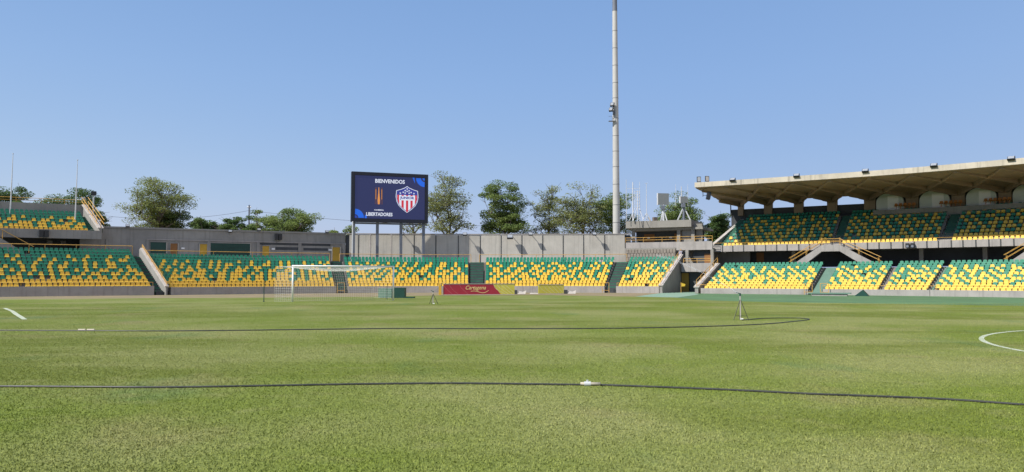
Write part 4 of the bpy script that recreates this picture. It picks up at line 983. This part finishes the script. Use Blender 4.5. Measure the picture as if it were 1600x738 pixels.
c = at(957, 187.5, 105.6); MB().box(c + Vector((.1, 0, 0)), (1.0, .5, .07)).build('platform', M['steel'], tp)
MB().tube([c + Vector((-.4, 0, .7)), c + Vector((.1, 0, .7)), c + Vector((.1, 0, 0))], .03, 5).build('hoop', M['steel'], tp)
MB().tube([c + Vector((.5, 0, 0)), c + Vector((.5, 0, 1.6))], .04, 5).build('conduit', M['steel'], tp)
MB().box((pz.x - .35, 105.5, at(0, 175, 106).z), (.2, .3, .6)).build('junction_box', M['steel'], tp)

# ---------------------------------------------------------------- goal
gl = empty('goal', (GL + GR) / 2, 'white football goal with sagging pale net', 'goal')
H = 2.47
for p in (GL, GR): MB().tube([p, p + Vector((0, 0, H))], .062, 12).build('post', M['white'], gl, smooth=True)
MB().tube([GL + Vector((0, 0, H)) - gd * .06, GR + Vector((0, 0, H)) + gd * .06], .062, 12).build('crossbar', M['white'], gl, smooth=True)
BT, BB = 2.0, 2.35      # net depth at top and bottom
gb2 = (gb * .92 - gd * .30).normalized()
nt = MB(); r_ = .0042
def sag(s, t): return -0.32 * math.sin(math.pi * s) * math.sin(math.pi * min(1, t)) 
def top_p(s, t):      # s along goal, t from bar to back
    return GL.lerp(GR, s) + gb2 * (BT * t) + Vector((0, 0, H + sag(s, .15 + .8 * t) * 1.0 - .05 * t))
def back_p(s, t):     # t from top back to ground back
    a = top_p(s, 1); b = GL.lerp(GR, s) + gb2 * BB; q = a.lerp(b, t); q += gb2 * (.12 * math.sin(math.pi * t)); q.z = a.z * (1 - t) + .01; return q
def cord(pts, r=r_): nt.tube(pts, r, 3, caps=False)
ns, ntp, nb = 52, 14, 19
for i in range(ns + 1):
    s = i / ns; cord([top_p(s, k / 5) for k in range(6)] + [back_p(s, k / 5) for k in range(1, 6)])
for k in range(ntp + 1): cord([top_p(i / 12, k / ntp) for i in range(13)])
for k in range(nb + 1): cord([back_p(i / 12, k / nb) for i in range(13)])
for P0 in (0, 1):
    for i in range(10):
        t = i / 9; base = (GL if P0 == 0 else GR) + gb2 * (BT + (BB - BT)) * t; cord([Vector((base.x, base.y, .01)), Vector((base.x, base.y, 0)) + Vector((0, 0, top_p(P0, t).z))], .003)
    for k in range(13):
        z = k / 13 * (H - .1); A_ = (GL if P0 == 0 else GR); cord([A_ + Vector((0, 0, z)), A_ + gb2 * (BB - (BB - BT) * z / H) + Vector((0, 0, z))], .003)
nt.build('net', M['net'], gl, kind='stuff', fixn=False)
MB().tube([top_p(i / 12, .12) + Vector((0, 0, -.02)) for i in range(13)], .018, 5).build('net_rope', M['net'], gl)
MB().tube([top_p(i / 12, 1) for i in range(13)], .02, 5).build('net_rope', M['net'], gl)
def gpole(p, h, lb):
    e = empty('net_pole', p, lb, 'pole', 'thin green net poles behind the goal')
    MB().tube([p, p + Vector((0, 0, h))], .028, 6).build('pole', M['green'], e); MB().tube([p, p + Vector((0, 0, .05))], .06, 6).build('foot', M['green'], e)
gpole(G(413.5, 471.5), 1.75, 'thin dark green pole standing left of the goal'); gpole(G(605, 467.5) , 1.0, 'thin dark green pole inside the right side of the goal')

# green equipment box, mats
p = G(612, 465.8); e = empty('equipment_box', p, 'green box beside the right goalpost, dark right side and pale front', 'box')
T0 = R(28); MB().box(p + Vector((-.55, .6, .40)), (1.1, .9, .75), R(0)).build('crate', M['ggr'], e); MB().box(p + Vector((.58, .5, .42)), (1.0, 1.0, .84), 0).build('cover', M['green'], e); MB().box(p + Vector((1.5, .2, .05)), (.75, .7, .1), 0).build('lid', M['green'], e)
p = G(40, 461); e = empty('mat_stack', p, 'dark green folded mat lying by the far left parapet', 'mat'); 
MB().box(p + Vector((0, 0, .13)), (2.1, .9, .14), R(20)).build('mat', M['green'], e); MB().box(p + Vector((-.1, 0, .035)), (1.6, .7, .07), R(20)).build('mat', M['green'], e)
p = G(489, 457.5); e = empty('long_bench', p, 'low green bench by the parapet seen through the goal net', 'bench'); MB().box(p + Vector((0, 0, .3)), (1.9, .4, .07), R(15)).build('seat', M['ggr'], e)
for s_ in (-.7, .7): MB().box(p + Vector((s_, s_ * .25, .14)), (.08, .35, .27), R(15)).build('leg', M['green'], e)

# advertising boards
M['red'] = mat('red_print', (0.38, 0.022, 0.045), .55, .12, 1.5); M['olive'] = mat('olive_print', (0.62, 0.57, 0.08), .55, .15, 1.5); M['pale'] = mat('pale_print', (0.72, 0.68, 0.34), .6); M['rose'] = mat('rose_print', (0.55, 0.18, 0.18), .6); M['cream'] = mat('cream_print', (0.80, 0.62, 0.25), .6)
def board(pa, pb, yb, h, label):
    a, b = G(pa, yb[0]), G(pb, yb[1]); t = (b - a).normalized(); n = Vector((t.y, -t.x, 0)); W = (b - a).length; e = empty('advertising_board', (a + b) / 2, label, 'advertising board', 'advertising boards')
    def f(x, z, out=0.0): return a + t * x * W + n * out + Vector((0, 0, .04 + z * h))
    return e, a, b, t, n, W, f
e, a, b, t, n, W, f = board(693, 804, (461.2, 460.6), 1.02, 'red and olive advertising board reading Cartagena beside a yellow post')
MB().poly([f(0, 0), f(.8, 0), f(.8, 1), f(0, 1)], -.06, n).build('red_panel', M['red'], e); MB().poly([f(.802, 0), f(1, 0), f(1, 1), f(.802, 1)], -.06, n).build('olive_panel', M['olive'], e)
def fl2(name, pts, m, lay): return MB().add([f(x, z, .006 + .004 * lay) for x, z in pts], [tuple(range(len(pts)))]).build(name, m, e, fixn=False)
fl2('print_wedge', [(.69, .99), (.80, .99), (.80, .02)], M['olive'], 0)
def stroke(pts, w, m, lay, nm='print_stripe', Wd=None, hh=1.02):
    Wd = Wd or W; vs = []; 
    for i, (x, z) in enumerate(pts):
        x0, z0 = pts[max(0, i - 1)]; x1, z1 = pts[min(len(pts) - 1, i + 1)]; dx, dz = (x1 - x0) * Wd, (z1 - z0) * hh; L_ = math.hypot(dx, dz) or 1
        vs += [f(x - dz / L_ * w / Wd, z + dx / L_ * w / hh, .006 + .004 * lay), f(x + dz / L_ * w / Wd, z - dx / L_ * w / hh, .006 + .004 * lay)]
    MB().add(vs, [(2 * i, 2 * i + 1, 2 * i + 3, 2 * i + 2) for i in range(len(pts) - 1)]).build(nm, m, e, fixn=False)
for k, x0 in enumerate((.0, .08, .22)): stroke([(x0 + .12 * s, .97 - .9 * s ** .7) for s in [i / 8 for i in range(9)]], .012, M['rose'], 1)
for k, x0 in enumerate((.70, .75, .80, .85)): stroke([(min(.995, x0 + .16 * s), .96 - .9 * s ** (.5 + .2 * k)) for s in [i / 8 for i in range(9)]], .02, M['pale'], 2)
stroke([(.38 + .25 * s, .30 - .13 * math.sin(s * math.pi) + .08 * s + .1 * math.sin(s * 2 * math.pi)) for s in [i / 12 for i in range(13)]], .025, M['cream'], 3, 'swash')
text('Cartagena', .45, .60, .50, M['cream'], e, lambda x, z, o: f(x, z, .02), math.atan2(t.y, t.x), .012, 2.0, shear=.35, name='lettering')
MB().bar(f(-.045, -.02), f(-.045, 1.02), .26, .12).build('end_post', M['ydoor'], e)
MB().bar(f(0, 1.0), f(1, 1.0), .05, .05).build('top_edge', M['cap'], e); MB().bar(f(0, -.01), f(1, -.01), .05, .05).build('bottom_edge', M['cap'], e)
e, a, b, t, n, W, f = board(841, 881, (459.6, 459.3), .93, 'small olive advertising board with pale swirls, right of the red one')
MB().poly([f(0, 0), f(1, 0), f(1, 1), f(0, 1)], -.06, n).build('olive_panel', M['olive'], e)
for k, x0 in enumerate((.05, .2, .35, .5, .65, .8)): stroke([(min(.98, x0 + .3 * s), .95 - .88 * s ** (.5 + .15 * k)) for s in [i / 8 for i in range(9)]], .018, M['pale'], 1)
MB().bar(f(0, 1.0), f(1, 1.0), .05, .05).build('top_edge', M['cap'], e); MB().bar(f(0, -.01), f(1, -.01), .05, .05).build('bottom_edge', M['cap'], e)
for px, y, lb, dk in ((810, 459.5, 'pale sack with dark end beside the red and olive board', 1), (829, 459.2, 'flat white sheet on the ground between the boards', 0), (888, 459, 'white tray with dark end right of the olive board', 1)):
    p = G(px, y); e = empty('sack' if dk and px < 850 else ('tray' if dk else 'white_sheet'), p, lb, 'sack' if px == 810 else ('sheet' if px == 829 else 'tray'))
    w = .7 if dk else 1.3; h = .36 if dk else .12
    m_ = MB(); m_.add([p + Vector(q) for q in ((-.1, -.2, 0), (w, -.2, 0), (w + .1, -.15, h), (w - .25, 0, h * .6), (0, 0, h * .9), (-.1, .3, 0), (w, .3, 0), (w + .1, .25, h), (0, .3, h * .9), (w - .25, .3, h * .6))],
        [(0, 1, 2, 3, 4), (5, 8, 9, 7, 6), (4, 3, 9, 8), (3, 2, 7, 9), (1, 6, 7, 2), (0, 4, 8, 5)]); m_.build('body', M['cap'], e)
    if dk: MB().box(p + Vector((-.38, 0, .2)), (.5, .4, .4), .1).build('dark_end', M['darkw'], e)

# ---------------------------------------------------------------- hoses and sprinklers
def smooth(pts, k=6):
    P = [2 * pts[0] - pts[1]] + pts + [2 * pts[-1] - pts[-2]]; out = []
    for i in range(1, len(P) - 2):
        a, b, c, d = P[i - 1:i + 3]
        for j in range(k):
            t = j / k; out.append(.5 * ((2 * b) + (c - a) * t + (2 * a - 5 * b + 4 * c - d) * t * t + (3 * b - a - 3 * c + d) * t ** 3))
    return out + [pts[-1]]
def hose(pl, r, label):
    pts = smooth([G(*q) + Vector((0, 0, r * .9)) for q in pl]); 
    e = empty('garden_hose', pts[len(pts) // 2], label, 'hose', 'black irrigation hoses on the grass'); MB().tube(pts, r, 8).build('tube', M['hose'], e, smooth=True); return e
h1 = hose([(-120, 605), (0, 603.5), (120, 604), (260, 604.8), (420, 602.5), (560, 600), (700, 598.8), (800, 599.6), (905, 601), (937, 601.3), (1040, 605), (1150, 609.5), (1260, 615), (1380, 619.5), (1480, 624), (1600, 632.5), (1720, 641)], .016, 'nearer thick black hose crossing the whole foreground grass')
a, b = G(906, 600.9) + Vector((0, 0, .03)), G(937, 601.5) + Vector((0, 0, .03)); MB().tube([a, b], .024, 8).build('coupling', M['fascia'], h1, smooth=True)
c = a.lerp(b, .35); MB().tube([c + Vector((-.05, 0, 0)), c + Vector((.05, 0, 0))], .036, 10).build('collar', M['whitem'], h1); MB().tube([c, c + Vector((0, 0, .06))], .016, 6).build('valve', M['whitem'], h1)
h2 = hose([(-80, 516), (0, 516.5), (130, 517), (260, 517.5), (420, 516), (560, 514.2), (640, 513.6), (760, 514), (900, 513.8), (1000, 512.8), (1080, 511), (1150, 508.8), (1200, 506.2), (1235, 503), (1262, 499.6), (1250, 497.6), (1215, 497.3), (1185, 498.2), (1158, 500.6)], .018, 'farther black hose looping to the larger tripod sprinkler')
for x in (131, 145): p = G(x, 516.8) + Vector((0, 0, .03)); MB().tube([p - Vector((.1, 0, 0)), p + Vector((.12, 0, 0))], .035, 8).build('coupling', M['fascia'], h2)
def sprinkler(p, h, label, sc=1.0, az=0):
    e = empty('tripod_sprinkler', p, label, 'sprinkler', 'tripod sprinklers on the grass'); top = p + Vector((0, 0, h * .78)); feet = []
    for k in range(3):
        a = az + k * 2 * math.pi / 3; q = p + Vector((math.cos(a) * .33 * sc, math.sin(a) * .33 * sc, 0)); feet.append(q); MB().tube([top, q], .017 * sc, 5).build('leg', M['tri'], e)
    for k in range(3): 
        A_, B_ = top.lerp(feet[k], .8), top.lerp(feet[(k + 1) % 3], .8); MB().tube([A_, B_], .008, 4).build('brace', M['tri'], e)
    MB().tube([p + Vector((0, 0, .03)), p + Vector((0, 0, h * .93))], .026 * sc, 7).build('riser', M['cap'], e)
    MB().tube([p + Vector((0, 0, h * .9)), p + Vector((0, 0, h))], [.04 * sc, .03 * sc], 8).build('head', M['green'], e); MB().tube([p + Vector((.02, 0, h * .96)), p + Vector((-.14 * sc, .05, h * 1.03))], .018 * sc, 6).build('nozzle', M['green'], e)
    MB().tube([p + Vector((-.02, 0, .04)), p + Vector((.1, 0, .04))], .035, 6).build('hose_fitting', M['white'], e)
P1 = G(1155.5, 500); sprinkler(P1, 1.06, 'larger tripod sprinkler spraying water at the end of the farther hose', az=R(200))
P2 = G(677, 475.3); sprinkler(P2, .84, 'smaller tripod sprinkler farther away in front of the red board', az=R(20))
def jet(p, dirv, v0, g, T_, n, spread, label):
    m_ = MB(); d = Vector(dirv).normalized()
    for i in range(n):
        t = T_ * random.random() ** 1.5; s_ = spread * (.15 + t / T_)
        q = p + d * t + Vector((random.gauss(0, s_), random.gauss(0, s_), random.gauss(0, s_ * .7) - abs(random.gauss(0, s_)) * .6 + v0 * t - g * t * t)); r = random.uniform(.003, .007) * (1 + t / T_)
        m_.add([q + Vector((r, 0, -r)), q + Vector((-r, r, -r)), q + Vector((-r, -r, -r)), q + Vector((0, 0, r))], [(0, 2, 1), (0, 1, 3), (1, 2, 3), (2, 0, 3)])
    return m_.build('water_spray', M['water'], label=label, kind='stuff', cat='water spray', fixn=False)
jet(P1 + Vector((-.1, 0, 1.08)), (0.02, 1, 0), .155, .0024, 19, 700, .06, 'fine water jet arching from the larger sprinkler')
jet(P2 + Vector((0, 0, .86)), (0.12, 1, 0), .17, .004, 12, 200, .06, 'faint water jet from the smaller sprinkler')

# ---------------------------------------------------------------- trees
def tree(px, ybase, ytop, wpx, d, leaf, label, dens=1.0, hollow=.25, group=None, nclump=46, low=.30, name='broadleaf_tree', lsz=1.0):
    rnd = random.Random(int(px * 7 + d))
    base = Vector(((px - 800) / F * d, d, 0)); zt = EYE + (HZ - ytop) / F * d; W = wpx / F * d / 2; zl = zt * low; e = empty(name, base, label, 'tree', group)
    hh = zt - zl; centres = []; tries = 0
    # lopsided dome: a main crown plus a few offset lobes
    main = (rnd.uniform(-.1, .1), 0, .56, .78, .50)
    lobes = [main] * 5 + [(rnd.uniform(-.6, .6), rnd.uniform(-.5, .5), rnd.uniform(.34, .74), rnd.uniform(.34, .46), rnd.uniform(.20, .28)) for _ in range(5)]
    while len(centres) < nclump and tries < 5000:
        tries += 1; lx, ly, lz, lr, lh = rnd.choice(lobes); x, y, z = (rnd.gauss(0, 1) for _ in range(3)); n_ = math.sqrt(x * x + y * y + z * z); rr = rnd.uniform(hollow, 1) ** .6
        x, y, z = x / n_ * rr, y / n_ * rr, z / n_ * rr
        X, Y, Z = lx + x * lr, ly + y * lr, lz + z * lh
        if abs(X) > .98 or Z > 1.0 or Z < .0 or (Z < .2 and rnd.random() < .5): continue
        c = base + Vector((X * W, Y * W, zl + Z * hh))
        if any((c - q).length < W * .15 for q in centres): continue
        centres.append(c)
    tr = MB(); r0_ = .035 * W + .10; fork = Vector((base.x + rnd.uniform(-.3, .3), base.y, zl + hh * .12))
    lead = fork + Vector((rnd.uniform(-.15, .15) * W, 0, hh * .55))
    tr.tube([base, base.lerp(fork, .5) + Vector((rnd.uniform(-.2, .2), 0, 0)), fork, fork.lerp(lead, .5) + Vector((rnd.uniform(-.3, .3), 0, 0)), lead], [r0_ * 1.1, r0_ * .9, r0_ * .75, r0_ * .5, r0_ * .25], 7)
    limbs = [fork, fork.lerp(lead, .5), lead]
    for k in range(8):
        a = 2 * math.pi * k / 8 + rnd.uniform(-.4, .4); el = rnd.uniform(.25, 1.0); L_ = W * rnd.uniform(.45, .75); s = fork.lerp(lead, rnd.uniform(0, .6))
        q = s + Vector((math.cos(a) * math.cos(el) * L_, math.sin(a) * math.cos(el) * L_, math.sin(el) * min(L_, hh * .6))); m = s.lerp(q, .5) + Vector((0, 0, .06 * L_))
        tr.tube([s, m, q], [r0_ * .5, r0_ * .36, r0_ * .2], 5, caps=False); limbs += [q, m]
    for c in centres:
        q = min(limbs, key=lambda p: (p - c).length + (0 if p.z < c.z else 1.5)); m = q.lerp(c, .55) + Vector((rnd.uniform(-.3, .3), rnd.uniform(-.3, .3), rnd.uniform(0, .3)))
        tr.tube([q, m, c], [r0_ * .2, r0_ * .13, .03], 4, caps=False)
        for _ in range(4): tr.tube([m.lerp(c, rnd.random()), c + Vector((rnd.gauss(0, .6), rnd.gauss(0, .6), rnd.gauss(.1, .4)))], [.035, .015], 3, caps=False)
    tr.build('trunk', M['bark'], e, fixn=False)
    V = []; Fc = []; tone = []
    for c in centres:
        R_ = W * rnd.uniform(.17, .30); nlv = int(rnd.uniform(120, 230) * dens * (W / 5.5) ** .8); ct = rnd.random()
        for _ in range(nlv):
            while True:
                v = Vector((rnd.uniform(-1, 1), rnd.uniform(-1, 1), rnd.uniform(-1, 1)))
                if v.length < 1: break
            p = c + Vector((v.x * R_ * 1.2, v.y * R_ * 1.2, v.z * R_ * .55)); s = rnd.uniform(.09, .18) * lsz
            ax = Vector((rnd.gauss(0, 1), rnd.gauss(0, 1), rnd.gauss(0, .5))).normalized(); bx = ax.cross(Vector((rnd.gauss(0, .6), rnd.gauss(0, .6), 1))).normalized()
            i = len(V); V += [p - ax * s, p + bx * s * .5, p + ax * s, p - bx * s * .5]; Fc.append((i, i + 1, i + 2, i + 3)); tone.append(min(1, max(0, .6 * ct + .4 * rnd.random())))
    m_ = MB(); m_.v = V; m_.f = Fc; m_.m = [0] * len(Fc); m_.tone = tone
    m_.build('crown', LEAF[leaf], e, fixn=False); return e
TG = 'trees behind the stadium wall'
T = [ # px, ytop, width px, depth, leaf, label, dens, hollow, nclump, low
 (-34, 278, 130, 112, 2, 'dark leafy tree cut by the left edge behind the left upper stand', 1.5, .1, 60, .2),
 (22, 279, 84, 112, 2, 'small dark tree between the flagpoles, left of the wider one', 1.5, .1, 30, .3),
 (108, 286, 112, 108, 2, 'dark green spreading tree behind the flagpole on the left upper stand', 1.2, .15, 46, .3),
 (148, 300, 44, 112, 1, 'small bushy tree behind the boxy lamp pole', 1.3, .1, 24, .3),
 (240, 274, 112, 118, 0, 'large airy rounded tree above the left of the service building', .62, .2, 70, .38),
 (268, 318, 84, 121, 2, 'lower dark tree growing at the foot of the large airy tree', 1.3, .1, 34, .4),
 (404, 323, 60, 126, 1, 'small airy tree beside the utility pole', .8, .1, 26, .5),
 (454, 325, 96, 124, 1, 'wide low leafy tree right of the utility pole', 1.2, .1, 44, .5),
 (535, 353, 60, 124, 1, 'low shrub-like tree top peeping over the wall left of the screen', 1.2, .1, 20, .6),
 (650, 268, 62, 116, 3, 'thin tree mostly hidden behind the screen', .35, .2, 34, .3),
 (702, 266, 100, 112, 3, 'sparse twiggy tree just right of the screen', .46, .15, 60, .3),
 (788, 279, 92, 114, 1, 'dense green tree standing alone between screen and tall pole', 1.15, .15, 62, .3),
 (858, 289, 76, 117, 3, 'thin brownish green tree, second left of the tall pole', .45, .15, 50, .3),
 (908, 291, 96, 114, 3, 'broad thin-leaved tree just left of the tall pole', .55, .15, 60, .3),
 (962, 293, 86, 118, 1, 'green tree directly behind the tall pole', .85, .15, 50, .3),
 (1066, 304, 96, 122, 1, 'tree behind the grey panels of the corner building', .9, .15, 54, .35),
 (1122, 329, 60, 118, 2, 'dense dark round tree between corner building and grandstand', 1.9, .0, 40, .4),
]
for px, yt, w, d, lf, lb, dn, hol, nc, low in T: tree(px, 360, yt, w, d, lf, lb, dens=dn * 1.85, hollow=hol, nclump=int(nc * 1.25), low=low, group=TG)
# hedge row of round shrubs
for k, (px, w, yt) in enumerate(((316, 56, 337), (340, 60, 338), (364, 58, 339), (384, 52, 338))):
    tree(px, 360, yt, w, 112, 2, ['leftmost rounded tree of the low dark row above the service building roof', 'second rounded tree of the low dark row', 'third rounded tree of the low dark row', 'rightmost rounded tree of the low dark row, beside utility pole'][k], dens=2.2, hollow=0, nclump=34, low=.5, group='low dark trees above the service building')
# utility pole and wires
a = at(388, 350, 121); e = empty('utility_pole', (a.x, 121, 0), 'thin utility pole between the low trees at left', 'pole')
MB().tube([(a.x, 121, 0), at(388, 321, 121)], .12, 6).build('pole', M['steel'], e)
c = at(388, 323.5, 121); MB().tube([c - Vector((.3, 0, 0)), c + Vector((.3, 0, 0))], .09, 6).build('insulator', M['white'], e); c = at(388, 330, 121); MB().box(c, (.2, .2, 2.0)).build('transformer', M['steel'], e)
def wire(p0, p1, sg, lb): 
    MB().tube([p0.lerp(p1, k / 14) - Vector((0, 0, sg * 4 * (k / 14) * (1 - k / 14))) for k in range(15)], .022, 4).build('power_line', M['wire'], label=lb, cat='cable')
wire(at(160, 337, 121), at(388, 329, 121), .9, 'thin power line running left from the utility pole'); wire(at(388, 329, 121), at(1000, 344, 121), 1.6, 'long thin power line running right behind the screen')
